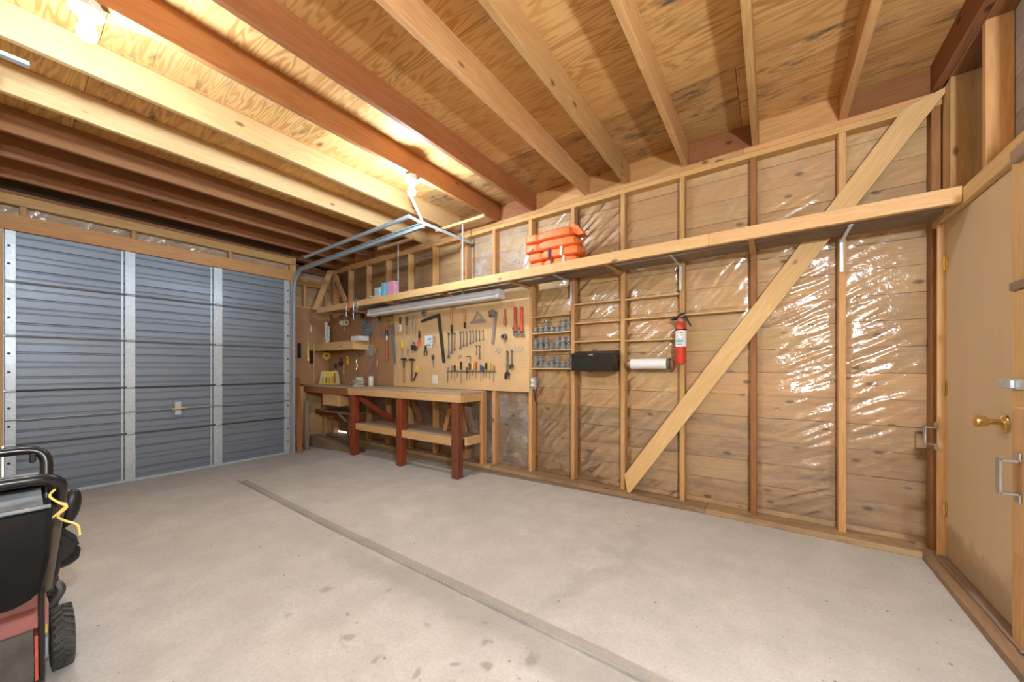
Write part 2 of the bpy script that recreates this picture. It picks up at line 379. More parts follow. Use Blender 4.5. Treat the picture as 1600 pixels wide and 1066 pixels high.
M['chrome'] = plain('bright_steel', (.62,.62,.62), .25, .9)
M['brass'] = plain('brass', (.75,.55,.20), .25, .95)
M['alum'] = plain('brushed_aluminium', (.52,.53,.53), .35, .7)
M['white'] = plain('white_enamel', (.80,.81,.82), .35, vary=.04)
M['bluewhite'] = plain('cool_white_enamel', (.66,.71,.78), .35, vary=.04)
M['tubeglass'] = plain('frosted_lamp_tube', (.84,.85,.87), .2, vary=.02)
M['orange'] = plain('orange_vinyl', (.86,.20,.045), .5, vary=.10, scale=5, bmp=.15)
M['strap_w'] = plain('white_webbing', (.72,.66,.62), .8)
M['strap_k'] = plain('dark_webbing', (.08,.04,.07), .8)
M['red'] = plain('red_paint', (.60,.055,.025), .35, vary=.08)
M['redtool'] = plain('worn_red_paint', (.52,.09,.055), .45, vary=.2)
M['orangetool'] = plain('orange_red_paint', (.70,.13,.05), .42, vary=.15)
M['black'] = plain('black_plastic', (.009,.009,.009), .45)
M['blackbox'] = plain('black_sheet_metal', (.011,.010,.010), .4, .1)
M['rubber'] = plain('black_rubber', (.075,.07,.062), .75, vary=.35)
M['yellow'] = plain('yellow_plastic', (.78,.56,.06), .4)
M['yellowp'] = plain('pale_yellow_paint', (.80,.64,.16), .5)
M['blue'] = plain('blue_plastic', (.04,.10,.42), .4)
M['navy'] = plain('navy_plastic', (.03,.035,.10), .45)
M['green'] = plain('green_plastic', (.02,.13,.09), .4)
M['greenpad'] = plain('dark_green_plastic', (.09,.13,.06), .6)
M['cyan'] = plain('light_blue_print', (.16,.48,.68), .5)
M['pink'] = plain('pink_print', (.66,.30,.44), .6, vary=.35, scale=60)
M['printmix'] = plain('blue_white_print', (.40,.56,.58), .6, vary=.6, scale=70)
M['paper'] = plain('white_paper', (.82,.83,.83), .8, vary=.03)
M['handle_wood'] = wood('tool_handle_wood', (.55,.32,.14), (.42,.22,.08), 0, .15, .45)
M['handle_red'] = wood('reddish_handle_wood', (.50,.20,.11), (.36,.12,.06), 0, .1, .45)
M['slate'] = plain('slate_canvas', (.20,.235,.27), .6, vary=.25)
M['mauve'] = plain('grey_mauve_steel', (.30,.25,.27), .5)
M['vise'] = plain('sage_green_paint', (.46,.47,.38), .45, vary=.2)
M['brown_brd'] = pegboard_mat('brown_hardboard', (.42,.235,.115), hole=0)
M['peg'] = pegboard_mat('tan_pegboard', (.70,.49,.26), .0254, .13, (.47,.31,.155))
M['glass'] = glass_mat('jar_glass')
M['dirtred'] = plain('dusty_red_paint', (.27,.075,.06), .5, vary=.3, scale=6)
M['bagfab'] = plain('black_bag_fabric', (.004,.004,.0045), .7, spec=.25)
M['frame'] = plain('black_tube_enamel', (.010,.010,.012), .3)
M['frame_br'] = plain('dusty_tube_enamel', (.095,.075,.05), .4, vary=.3)
M['plate'] = plain('ivory_plate', (.78,.74,.62), .4, vary=.03)
M['outlet_grey'] = plain('grey_steel_box', (.40,.41,.40), .4, .4)
M['cable'] = plain('off_white_cable', (.66,.60,.50), .5)
M['seal_dark'] = plain('dark_light_seal', (.12,.08,.05), .8)  # dark stuff of the added sheets that block light leaks
M['bulb'] = emit('bulb_glow', (.76,.88,1.0), BULB)
M['globe'] = emit('globe_glow', (.82,.91,1.0), LAMP)
# ---------------------------------------------------------------- main dimensions
YS, YP = 3.299, 3.389            # stud faces and sheathing of the long back wall
XR, XRP = .846, .935             # stud faces and sheathing of the right wall
XD, XL = -5.90, -6.20            # garage door plane, recessed wall beside it
ZPL, ZB, ZC = 2.748, 2.833, 3.02 # underside of the top plates, joist underside, plywood underside
def fz(x):
    k = [(-7,-.16), (-5.9,-.13), (-4.8,-.07), (-2.8,-.055), (-.5,0), (2,0)]
    for (a,za),(b,zb) in zip(k, k[1:]):
        if x <= b: return za+(zb-za)*(x-a)/(b-a)
    return 0

# ---------------------------------------------------------------- floor
floor = thing('floor', 'worn grey concrete garage floor with a long joint and oil drips', kind='structure')
xs = sorted({-7,-6.4,-5.9,-5.4,-4.8,-4.75,-4.65,-4.2,-3.6,-2.8,-2.0,-1.2,-.5,.2,1.1})
def yj(x): return 1.355-.0305*x
bm = B()
for a, b in zip(xs, xs[1:]):
    ha = 0 if a < -4.7 else .010; hb = 0 if b < -4.7 else .010
    def V(x, y, dz=0): return bm.verts.new((x, y, fz(x)+dz))
    def quad(*p): bm.faces.new([V(*q) for q in p])
    quad((a,-1.1), (b,-1.1), (b,yj(b)-hb), (a,yj(a)-ha))
    quad((a,yj(a)+ha), (b,yj(b)+hb), (b,3.6), (a,3.6))
    if hb:
        quad((a,yj(a)-ha,-.022), (b,yj(b)-hb,-.022), (b,yj(b)+hb,-.022), (a,yj(a)+ha,-.022))
        quad((a,yj(a)-ha), (b,yj(b)-hb), (b,yj(b)-hb,-.022), (a,yj(a)-ha,-.022))
        quad((a,yj(a)+ha), (b,yj(b)+hb), (b,yj(b)+hb,-.022), (a,yj(a)+ha,-.022))
bmesh.ops.remove_doubles(bm, verts=bm.verts, dist=1e-4)
mesh('slab', bm, M['concrete'], floor)
bm = B(); pv = None
for x in [q for q in xs if q > -4.7]:
    y0 = yj(x)+.0105; r = [bm.verts.new((x, y0+d, fz(x)+h)) for d, h in ((0,-.012),(.003,.0035),(.05,.0045),(.056,-.001))]
    if pv:
        for i in range(3): bm.faces.new((pv[i], r[i], r[i+1], pv[i+1]))
    pv = r
mesh('joint_filler', bm, M['concrete_patch'], floor)

# ---------------------------------------------------------------- ceiling: joists, plywood, blocking
ceiling = thing('ceiling', 'open plywood ceiling on exposed wooden joists', kind='structure')
JX = [.38, -.115, -.60, -1.093, -1.479, -2.087, -2.562, -3.203, -3.832, -4.459, -4.988, -5.522]
JM = ['fir','fir','fir','fir','fir','fir_red','fir_red','fir_mid','fir_pale','fir_dark','fir_dark','fir_dark']
for x, m in zip(JX, JM): board('joist', (x,x+.04), (-1.0,3.40), (ZB,ZC), M[m], ceiling)
board('joist', (.806,.846), (-1.0,3.40), (ZB+.01,ZC), M['fir_dark'], ceiling)
board('joist', (-6.10,-6.06), (-1.0,3.40), (ZB,ZC), M['fir_dark'], ceiling)
ys = [-1.1, .33, 1.495, 2.64, 3.5]
for r in range(4):
    e = [-6.6, -4.97+.5*(r%2), -2.54-.6*(r%2), -.58+.4*(r%2), 1.05]
    for a, b in zip(e, e[1:]):
        bm = B(); hx, hy = (b-a)/2-.0015, (ys[r+1]-ys[r])/2-.0015
        box(bm, (-hx,hx), (-hy,hy), (0,.015))
        o = mesh('plywood_panel', bm, M['ply_mould' if r == 3 and a > -3.5 else 'ply'], ceiling); o.location = ((a+b)/2, (ys[r]+ys[r+1])/2, ZC+.0005)
bx = sorted([x for x in JX]+[.806,-6.10])
for a, b in zip(bx, bx[1:]):
    board('blocking', (a+.0405,b-.0005), (YS+.03,YS+.068), (ZB+.0005,ZC-.0005), M[random.choice(['fir','fir_dark','fir'])], ceiling)

# ---------------------------------------------------------------- back wall: planks, film, studs, plates
wall_back = thing('wall_back', 'long stud wall with horizontal plank sheathing behind clear plastic film', kind='structure')
rows = [.0765+.1735*k for k in range(-1,17)]
rows[0] = -.06
for k, (a, b) in enumerate(zip(rows, rows[1:])):
    cuts = [-6.5, random.choice([-4.9,-4.4,-3.6,-3.1,-2.1]), random.choice([-1.1,-.6,.38]), 1.0]
    if k == 0: cuts = [-6.5, -6.17, -5.83, -2.1, 1.0]
    for p, q in zip(cuts, cuts[1:]):
        if k == 0 and p == -6.17: b2 = b-.028          # a gap that lets daylight in low in the far corner
        else: b2 = b
        board('plank', (p+.001,q-.001), (YP,YP+.022), (a+.0012,b2-.0012), M['plank_low' if k < 5 else 'plank'], wall_back, .002, .0008)
for a, b, c, d in ((-6.5,1.0,.08,ZC), (-6.5,-6.17,-.2,.08), (-5.83,1.0,-.2,.08), (-6.17,-5.83,-.2,.045)):
    mesh('light_seal_sheet', box(B(), (a,b), (YP+.0235,YP+.026), (c,d)), M['seal_dark'], wall_back)  # unseen sheet added behind the planks to stop light leaking through the gaps
stud_l = [.3764-.5005*i for i in range(0,13)]
studmat = ['fir','fir','fir','fir_red','fir','fir','fir','fir','fir','fir','fir','fir','fir']
for i, x in enumerate(stud_l):
    board('stud', (x,x+.04), (YS,YP-.001), (.041,ZPL-.0005), M['fir' if i != 1 else 'fir_red'], wall_back, jit=.0015)
board('stud', (-3.06,-3.02), (YS,YP-.001), (.041,ZPL-.0005), M['fir'], wall_back)
board('stud', (-6.12,-6.08), (YS,YP-.001), (.041,ZPL-.0005), M['fir'], wall_back)
board('stud', (XR-.045,XR-.005), (YS,YP-.001), (.041,ZPL-.0005), M['fir_dark'], wall_back)
for (a, b) in ((-6.2,-3.05), (-3.05,-.62), (-.62,XR)): board('top_plate', (a+.0005,b-.0005), (YS,YP-.001), (ZPL,ZPL+.042), M['fir'], wall_back)
for (a, b) in ((-6.2,-4.3), (-4.3,-1.9), (-1.9,-.17), (-.17,XR)): board('top_plate', (a+.0005,b-.0005), (YS,YP-.001), (ZPL+.0425,ZB-.0005), M['fir'], wall_back)
for (a, b) in ((-6.2,-4.9), (-4.9,-2.6), (-2.6,-.42), (-.42,.75)): board('bottom_plate', (a+.0005,b-.0005), (3.222,YP-.001), (.0,.040), M['sill'], wall_back, jit=.001)
bm = B()
for a, b in zip(xs, xs[1:]):
    if a < -6.4 or b > .8: continue
    za, zb = fz(a)-.03, fz(b)-.03
    vs = [bm.verts.new(p) for p in ((a,3.235,za),(b,3.235,zb),(b,3.235,-.0005),(a,3.235,-.0005),(a,3.45,-.0005),(b,3.45,-.0005))]
    bm.faces.new(vs[:4]); bm.faces.new((vs[3],vs[2],vs[5],vs[4]))
mesh('footing', bm, M['concrete_old'], wall_back)

def film(name, u0, u1, z0, z1, place, mat, parent, seed, ang, amp=.007, slack=.012, step=.0115):
    """a sheet of polythene with ridged creases running at an angle; place(u, z, h) gives the point"""
    nu, nz = max(3,int((u1-u0)/step)), max(3,int((z1-z0)/step))
    ca, sa = math.cos(ang), math.sin(ang); vs = []
    for j in range(nz+1):
        z = z0+(z1-z0)*j/nz
        for i in range(nu+1):
            u = u0+(u1-u0)*i/nu; f = i/nu
            a, b = u*ca+z*sa, -u*sa+z*ca
            n1 = noise.noise(Vector((a*2.2, b*15, seed)))
            n2 = noise.noise(Vector((a*4+3, b*34, seed+9)))
            n3 = noise.noise(Vector((u*3, z*2.4, seed+20)))
            m = .35+.65*max(0, min(1, .5+1.6*noise.noise(Vector((u*1.7, z*1.3, seed+40)))))
            h = slack*math.sin(PI*f)*(.5+n3) + amp*m*((1-abs(n1)*1.7)**2*.9 + (1-abs(n2)*1.7)**2*.45)
            e = min(1, f*14, (1-f)*14)
            vs.append(place(u, z, h*e))
    fs = [(j*(nu+1)+i, j*(nu+1)+i+1, (j+1)*(nu+1)+i+1, (j+1)*(nu+1)+i) for j in range(nz) for i in range(nu)]
    me = bpy.data.meshes.new(name); me.from_pydata([tuple(v) for v in vs], [], fs); me.materials.append(mat)
    me.polygons.foreach_set('use_smooth', [True]*len(me.polygons))
    o = bpy.data.objects.new(name, me); C.objects.link(o); o.parent = parent
    return o
edges = [XR-.046] + stud_l + [-6.08]
angs = [.5, .42, .9, .75, .7, .8, 1.0, .3, .2, .2, .2, .2, .2, .2]
amps = [.012, .0105, .007, .013, .013, .007, .005, .004, .004, .003, .003, .003, .003, .003]
for i, (r, l) in enumerate(zip(edges, edges[1:])):
    u0, u1 = l+.041, r-.001
    if u1-u0 < .05: continue
    film('plastic_sheet', u0, u1, .045, ZPL-.004, lambda u, z, h: (u, YP-.012-h, z), M['film_grey' if i in (6,7) else 'film'], wall_back, i*3.7, angs[i], amps[i], .01 if i < 7 else .006, .0115 if i < 7 else .02)
# long let-in brace nailed across the studs
stick('diagonal_brace', (-1.06,3.279,.10), (.775,3.279,2.80), .128, .036, M['fir_shelf'], wall_back, cut=(.066,-.086))
# braces in the far corner
stick('corner_brace', (-6.06,3.279,2.80), (-5.66,3.279,2.24), .085, .032, M['fir'], wall_back)

# ---------------------------------------------------------------- right wall with its door
wall_right = thing('wall_right', 'stud wall at the right with a plywood door', kind='structure')
for k, (a, b) in enumerate(zip(rows, rows[1:])):
    for p, q in (((-1.1,3.42),) if b > 2.03 else ((-1.1,2.46),)):
        board('plank', (XRP,XRP+.022), (p,q), (a+.0012,b-.0012), M['plank_grey'], wall_right, .002)
board('stud', (XR,XRP-.001), (3.255,3.298), (.041,ZB), M['fir'], wall_right)
board('stud', (XR,XRP-.001), (3.215,3.254), (.041,ZB), M['fir'], wall_right)
board('stud', (XR,XRP-.001), (3.178,3.2145), (2.08,ZB), M['fir'], wall_right)
for y in (2.755, 2.14, 1.6, 1.1, .6, .1, -.4, -.9): board('stud', (XR,XRP-.001), (y,y+.04), (2.08,ZB), M['fir'], wall_right)
for y in (1.6, 1.1, .6, .1, -.4, -.9): board('stud', (XR,XRP-.001), (y,y+.04), (.041,1.99), M['fir'], wall_right)
board('top_plate', (XR,XRP-.001), (-1.0,3.21), (ZB+.0005,ZB+.05), M['fir_dark'], wall_right)
board('lintel', (.802,XR-.0005), (-1.0,3.298), (1.998,2.078), M['fir_shelf'], wall_right)
board('lintel_backing', (XR,XRP-.001), (-1.0,3.21), (1.998,2.078), M['fir'], wall_right)
board('bottom_plate', (.745,.90), (-1.0,3.298), (.0,.040), M['sill'], wall_right)
board('threshold', (.792,.905), (2.30,3.20), (.0405,.052), M['fir_old'], wall_right)
board('door_jamb', (.80,.895), (3.197,3.214), (.041,1.997), M['fir_shelf'], wall_right)
board('door_casing', (.785,.8285), (2.20,2.345), (1.49,1.995), M['fir_shelf'], wall_right)
board('door_casing', (.785,.8285), (2.20,2.343), (.98,1.455), M['fir_shelf'], wall_right)
board('door_casing', (.80,.8285), (2.20,2.385), (.041,.979), M['fir'], wall_right)
board('casing_block', (.775,.8285), (2.19,2.335), (1.456,1.489), M['fir_old'], wall_right)
board('casing_block', (.762,.784), (2.18,2.29), (1.945,1.997), M['fir_old'], wall_right)
board('drop_bar', (.765,.799), (2.16,2.272), (.44,1.0), M['fir_shelf'], wall_right)
film('plastic_sheet', 2.80, 3.175, 2.09, ZB-.005, lambda u, z, h: (XRP-.004-h*.4, u, z), M['film'], wall_right, 77, .4, .006, .008, .016)

door_2 = thing('door_2', 'flush plywood side door with brass knob and hinges', kind='structure', loc=(.838,2.84,.055))
bm = B(); box(bm, (.832,.868), (2.36,3.190), (.057,1.994), .002); mesh('door_slab', bm, M['plydoor'], door_2)
for z in (1.76, 1.035, .33):
    h = mesh('hinge', tube(B(), [(.826,3.194,z-.042),(.826,3.194,z+.042)], .006), M['brass'], door_2)
    mesh('hinge_leaf', box(B(), (.8285,.8315), (3.165,3.188), (z-.04,z+.04)), M['brass'], h)
bm = B(); lathe(bm, [(.030,0),(.034,-.004),(.028,-.010),(.013,-.016),(.012,-.045),(.021,-.055),(.028,-.078),(.026,-.088),(.015,-.092)], (.8315,2.525,.915), 'x', 20)
mesh('door_knob', bm, M['brass'], door_2, smooth=True)
bm = B(); lathe(bm, [(.038,0),(.038,-.004),(.031,-.007)], (.8315,2.525,.905), 'x', 20); mesh('rose', bm, M['brass'], door_2, smooth=True)
bm = B(); box(bm, (.772,.7845), (2.20,2.41), (1.068,1.108), .002); box(bm, (.760,.7715), (2.28,2.345), (1.072,1.104), .002)
mesh('latch', bm, M['galv'], door_2)
def bracket(y, x0, z0, z1, out):
    bm = B()
    p = [(x0-.004,y,z1+.028), (x0-.004,y,z1), (x0-out,y,z1), (x0-out,y,z0), (x0-.004,y,z0), (x0-.004,y,z0-.028)]
    for a, b in zip(p, p[1:]):
        if abs(a[0]-b[0]) < 1e-6: box(bm, (a[0]-.003,a[0]+.003), (y-.016,y+.016), (min(a[2],b[2])-.003,max(a[2],b[2])+.003))
        else: box(bm, (min(a[0],b[0]),max(a[0],b[0])), (y-.016,y+.016), (a[2]-.003,a[2]+.003))
    return bm
tag(origin(mesh('bar_bracket', bracket(3.206,.799,.70,.80,.048), M['alum'])), 'bent metal bar bracket on the hinge side jamb of the plywood door', 'bracket', 'drop bar brackets')
tag(origin(mesh('bar_bracket', bracket(2.225,.764,.675,.80,.05), M['alum'])), 'bent metal bar bracket on the wooden bar by the door knob', 'bracket', 'drop bar brackets')

# ---------------------------------------------------------------- left wall around the garage door
wall_left = thing('wall_left', 'framed wall around the garage door with a wide header', kind='structure')
XH = XD+.045
board('header', (XH-.10,XH), (-1.0,2.565), (2.462,2.615), M['fir'], wall_left)
board('header', (XH-.10,XH), (-1.0,2.565), (2.705,2.80), M['fir'], wall_left)
board('top_plate', (XH-.09,XH), (-1.0,3.29), (2.801,ZB-.0005), M['fir_dark'], wall_left)
for y in (-.55, .11, .86, 1.76, 2.52): board('cripple_stud', (XH-.085,XH-.012), (y,y+.042), (2.6155,2.7045), M['fir'], wall_left)
board('plank', (XH-.13,XH-.105), (-1.0,2.565), (2.55,2.82), M['plank'], wall_left)
film('plastic_sheet', -.5, 2.5, 2.617, 2.703, lambda u, z, h: (XH-.085+h*.9, u, z), M['film_grey'], wall_left, 50, .9, .018, .02, .009)
board('door_jamb', (XD-.03,XD+.035), (2.532,2.562), (-.128,2.461), M['fir_pale'], wall_left)
board('door_jamb', (XD-.03,XD+.035), (-.06,.0215), (.42,2.461), M['fir_pale'], wall_left)
board('door_jamb', (XD-.03,XD+.035), (-.06,.012), (-.128,.4195), M['fir_pale'], wall_left)
board('track_mount', (XD+.046,XD+.075), (2.545,2.585), (2.44,2.80), M['fir_pale'], wall_left)
for k, (a, b) in enumerate(zip(rows, rows[1:])):
    board('plank', (XL-.115,XL-.093), (2.60,3.42), (a+.0012,b-.0012), M['plank_low'], wall_left, .002)
    board('plank', (XD-.12,XD-.095), (-1.1,-.061), (a+.0012,b-.0012), M['plank'], wall_left, .002)
for y in (2.61, 2.87, 3.21): board('stud', (XL-.09,XL), (y,y+.04), (-.11,2.50), M['fir'], wall_left)
board('header', (XL-.09,XL), (2.602,3.298), (2.50,2.64), M['fir'], wall_left)
board('header', (XL-.09,XL), (2.602,3.298), (2.72,2.80), M['fir_dark'], wall_left)
board('plank', (XL-.092,XL-.07), (2.602,3.298), (2.641,2.719), M['plank_grey'], wall_left)
board('return_board', (XL-.09,XD-.031), (2.575,2.60), (-.128,2.80), M['fir'], wall_left)
film('plastic_sheet', 2.66, 3.2, 2.16, 2.49, lambda u, z, h: (XL-.06+h, u, z), M['film'], wall_left, 60, 1.2, .006, .006, .02)
stick('corner_brace', (-6.06,3.24,2.80), (-5.85,2.885,2.075), .09, .032, M['fir_shelf'], wall_left, nrm=(.6,-.8,0))
board('panel_ledge', (XL,XL+.02), (2.70,3.28), (2.135,2.155), M['fir_shelf'], wall_left)

# closing wall behind the camera
wall_front = thing('wall_front', 'plank wall behind the viewer', kind='structure')
for k, (a, b) in enumerate(zip(rows, rows[1:])): board('plank', (-6.3,1.0), (-1.12,-1.10), (a+.0012,b-.0012), M['plank'], wall_front, .002)

mesh('light_seal_sheet', box(B(), (XRP+.0235,XRP+.026), (-1.2,3.45), (-.2,ZC+.02)), M['seal_dark'], wall_right)  # this and the next sheets are added, unseen, to seal light leaks in the walls
mesh('light_seal_sheet', box(B(), (XL-.125,XL-.12), (2.56,3.45), (-.2,ZC+.02)), M['seal_dark'], wall_left)
mesh('light_seal_sheet', box(B(), (XL-.125,XD-.121), (2.575,2.60), (-.2,ZC+.02)), M['seal_dark'], wall_left)
mesh('light_seal_sheet', box(B(), (XD-.14,XD-.131), (-1.15,2.58), (2.47,ZC+.02)), M['seal_dark'], wall_left)
mesh('light_seal_sheet', box(B(), (XD-.14,XD-.131), (-1.15,-.05), (-.2,2.47)), M['seal_dark'], wall_left)
mesh('light_seal_sheet', box(B(), (-6.4,1.0), (-1.15,-1.125), (-.2,ZC+.02)), M['seal_dark'], wall_front)
mesh('roof_light_seal', box(B(), (-6.6,1.05), (-1.2,3.5), (ZC+.017,ZC+.03)), M['seal_dark'], ceiling)  # unseen slab added above the plywood to keep light out of the seams

# ---------------------------------------------------------------- garage door
door_1 = thing('door_1', 'ribbed grey steel sectional garage door with galvanised stiles', kind='structure', loc=(XD,1.27,-.125))
zj = [-.118, .418, .935, 1.458, 1.975, 2.475]
for s, (a, b) in enumerate(zip(zj, zj[1:])):
    H = b-a; prof = [(0,a+.002)]
    for f, w, d in ((.10,.010,.006), (.24,.012,.014), (.43,.009,.006), (.53,.009,.006), (.70,.012,.014), (.87,.010,.006)):
        z = a+H*f; prof += [(0,z-w), (-d,z-w*.35), (-d,z+w*.35), (0,z+w)]
    prof.append((0,b-.002))
    bm = B(); n = len(prof)
    v = [[bm.verts.new((XD+x+t, y, z)) for x, z in prof] for y, t in ((.022,0),(2.525,0))]
    for i in range(n-1): bm.faces.new((v[0][i], v[1][i], v[1][i+1], v[0][i+1]))
    v2 = [[bm.verts.new((XD-.035, y, z)) for z in (prof[0][1], prof[-1][1])] for y in (.022,2.525)]
    bm.faces.new((v2[0][0],v2[1][0],v2[1][1],v2[0][1])); bm.faces.new((v[0][0],v[1][0],v2[1][0],v2[0][0])); bm.faces.new((v[0][-1],v[1][-1],v2[1][1],v2[0][1]))
    for e in (0, 1): bm.faces.new(v[e]+[v2[e][1], v2[e][0]])
    panel = mesh('door_panel', bm, M['door_steel'], door_1)
    for y0, y1 in ((.026,.092), (.812,.895), (1.605,1.70), (2.447,2.522)):
        bm = B(); box(bm, (XD+.001,XD+.016), (y0,y1), (a+.006,b-.006), .003)
        if 0 < y0-.1 < 2: box(bm, (XD+.001,XD+.008), (y0-.03,y0-.012), (a+.006,b-.006))
        st = mesh('stile', bm, M['galv'], panel)
        if y0 < .1 or y0 > 2:
            ym = y0+.024 if y0 < .1 else y1-.026
            for f in (.34, .68):
                zz = a+H*f; bm = B(); lathe(bm, [(.011,0),(.011,.0015)], (XD+.0163,ym,zz), 'x', 12)
                mesh('slot', bm, M['black'], panel)
    if s:
        bm = B(); tube(bm, [(XD+.026,.03,a),(XD+.026,2.52,a)], .0095, 8); mesh('hinge_rod', bm, M['steel_dark'] if s < 3 else M['steel'], panel)
        for y in (.058, .855, 1.652, 2.485):
            bm = B(); lathe(bm, [(.026,0),(.026,.0025)], (XD+.0165,y,a+.035), 'x', 14); lathe(bm, [(.026,0),(.026,.0025)], (XD+.0165,y,a-.035), 'x', 14)
            lathe(bm, [(.0135,-.03),(.0135,.03)], (XD+.026,y,a), 'y', 10); mesh('hinge', bm, M['galv'], panel)
bm = B(); box(bm, (XD+.001,XD+.02), (.022,2.525), (-.127,-.098), .003); mesh('bottom_rail', bm, M['galv'], door_1)
bm = B(); tube(bm, [(XD+.031,.03,.655),(XD+.031,2.54,.672)], .006, 8); mesh('lock_bar', bm, M['steel'], door_1)
bm = B(); box(bm, (XD+.02,XD+.035), (1.225,1.285), (.585,.745), .003); lk = mesh('lock_plate', bm, M['galv'], door_1)
bm = B(); tube(bm, [(XD+.035,1.255,.665),(XD+.075,1.255,.665)], .011); tube(bm, [(XD+.075,1.19,.66),(XD+.075,1.33,.67)], .012)
mesh('lock_handle', bm, M['fir_shelf'], lk)

# ---------------------------------------------------------------- overhead door tracks
tr = thing('door_track', 'curved steel door track with its rail at the corner by the pegboard', 'door track', loc=(XD+.06,2.585,-.12), group='garage door tracks')
def channel(bm, pts, w=.032, t=.018):
    """C-section swept along a path in a plane of constant y, open towards the door"""
    P = [Vector(p) for p in pts]; prev = None
    for i, p in enumerate(P):
        tan = (P[min(i+1,len(P)-1)]-P[max(i-1,0)]).normalized(); nn = Vector((0,1,0)).cross(tan).normalized()
        r = [bm.verts.new(p+nn*a+Vector((0,b,0))) for a, b in ((-w,-t),(-w,t),(w,t),(w,-t),(w-.006,-t),(w-.006,t-.005),(-w+.006,t-.005),(-w+.006,-t))]
        if prev:
            for k in range(8): bm.faces.new((prev[k], prev[(k+1)%8], r[(k+1)%8], r[k]))
        else: bm.faces.new(r)
        prev = r
    bm.faces.new(prev[::-1]); return bm
def track_path(y):
    p = [(XD+.075,y,-.12), (XD+.075,y,2.30)]
    for i in range(1,9):
        a = i/8*PI/2; p.append((XD+.075+.30*(1-math.cos(a)), y, 2.30+.30*math.sin(a)))
    return p+[(-2.935,y,2.635)]
mesh('track', channel(B(), track_path(2.545), .028, .016), M['track'], tr)
mesh('spring_rail', tube(B(), [(-5.37,2.50,2.722),(-3.10,2.50,2.752)], .022, 8), M['track'], tr)
bm = B(); lathe(bm, [(.045,-.012),(.045,-.006),(.034,0),(.045,.006),(.045,.012)], (-5.42,2.50,2.72), 'y', 16); mesh('pulley', bm, M['steel'], tr, smooth=True)
mesh('hanger_angle', box(box(B(), (-2.99,-2.95), (2.53,3.298), (2.685,2.69)), (-2.955,-2.95), (2.53,3.298), (2.65,2.69)), M['galv'], tr)
stick('hanger_strap', (-2.935,2.56,2.63), (-2.90,2.35,2.86), .035, .004, M['galv'], tr, nrm=(1,0,0))
stick('hanger_strap', (-3.11,2.50,2.755), (-2.95,2.55,2.66), .03, .02, M['galv'], tr)
mesh('track_bolt', lathe(B(), [(.014,-.02),(.014,.02)], (XD+.10,2.565,2.46), 'y', 8), M['steel_dark'], tr)
tl = thing('door_track', 'steel door track at the left edge beside the garage door', 'door track', loc=(XD+.06,-.02,-.12), group='garage door tracks')
mesh('track', channel(B(), track_path(-.022), .028, .016), M['track'], tl)
bm = B(); box(bm, (-3.32,-3.315), (-.10,.095), (2.795,2.832)); box(bm, (-3.315,-3.28), (-.10,.095), (2.795,2.80))
ha = mesh('hanger_angle', bm, M['galv'], tl)
for y in (-.03,.005,.04,.07): mesh('bolt_hole', lathe(B(), [(.005,0),(.005,.001)], (-3.3148,y,2.815), 'x', 8), M['black'], ha)
# ---------------------------------------------------------------- bare ceiling bulbs
def bulb_light(loc, label, cable):
    t = thing('ceiling_bulb', label, 'light bulb', loc, group='bare ceiling bulbs')
    lathe_ = lambda prof, n=20: lathe(B(), prof, (0,0,0), 'z', n)
    mesh('junction_box', lathe_([(.052,0),(.052,-.038),(.050,-.040)], 8), M['galv'], t, True)
    mesh('lampholder', lathe_([(.056,-.041),(.057,-.048),(.045,-.056),(.027,-.062),(.026,-.088),(.022,-.090)]), M['white'], t, True, True)
    mesh('bulb', lathe_([(.014,-.091),(.018,-.100),(.030,-.122),(.034,-.140),(.031,-.158),(.020,-.170),(.006,-.175)]), M['bulb'], t, True, True)
    mesh('cable', tube(B(), cable, .005, 6), M['cable'], t)
bulb_light((-2.562,.232,2.8325), 'bare lit bulb in a white holder above the camera side of the ceiling', [(-2.60,.28,2.815),(-2.59,.34,2.826),(-2.571,.45,2.845),(-2.569,1.0,2.85),(-2.569,1.65,2.845),(-2.571,1.95,2.845),(-2.59,2.01,2.826),(-2.60,2.04,2.815)])
bulb_light((-2.558,2.086,2.8325), 'bare lit bulb hanging near the overhead door rails', [(-2.60,2.13,2.815),(-2.59,2.18,2.826),(-2.571,2.26,2.845),(-2.569,2.9,2.85),(-2.569,3.2,2.845)])
# globe lamps on the walls behind the camera
def globe_lamp(loc, side, label):
    t = thing('wall_lamp', label, 'lamp', loc, group='globe lamps behind the viewer')
    ax = Matrix.Rotation(side, 4, 'Z').to_3x3()
    mesh('bracket', lathe(B(), [(.05,0),(.05,.02),(.02,.03),(.02,.08)], (0,0,0), 'x', 12, ax), M['white'], t, True)
    g = B(); bmesh.ops.create_uvsphere(g, u_segments=20, v_segments=12, radius=.055, matrix=Matrix.Translation(ax @ Vector((.13,0,0))))
    mesh('globe', g, M['globe'], t, True, True)
globe_lamp((.846,-.05,1.86), PI, 'white globe lamp on the right wall behind the viewer')

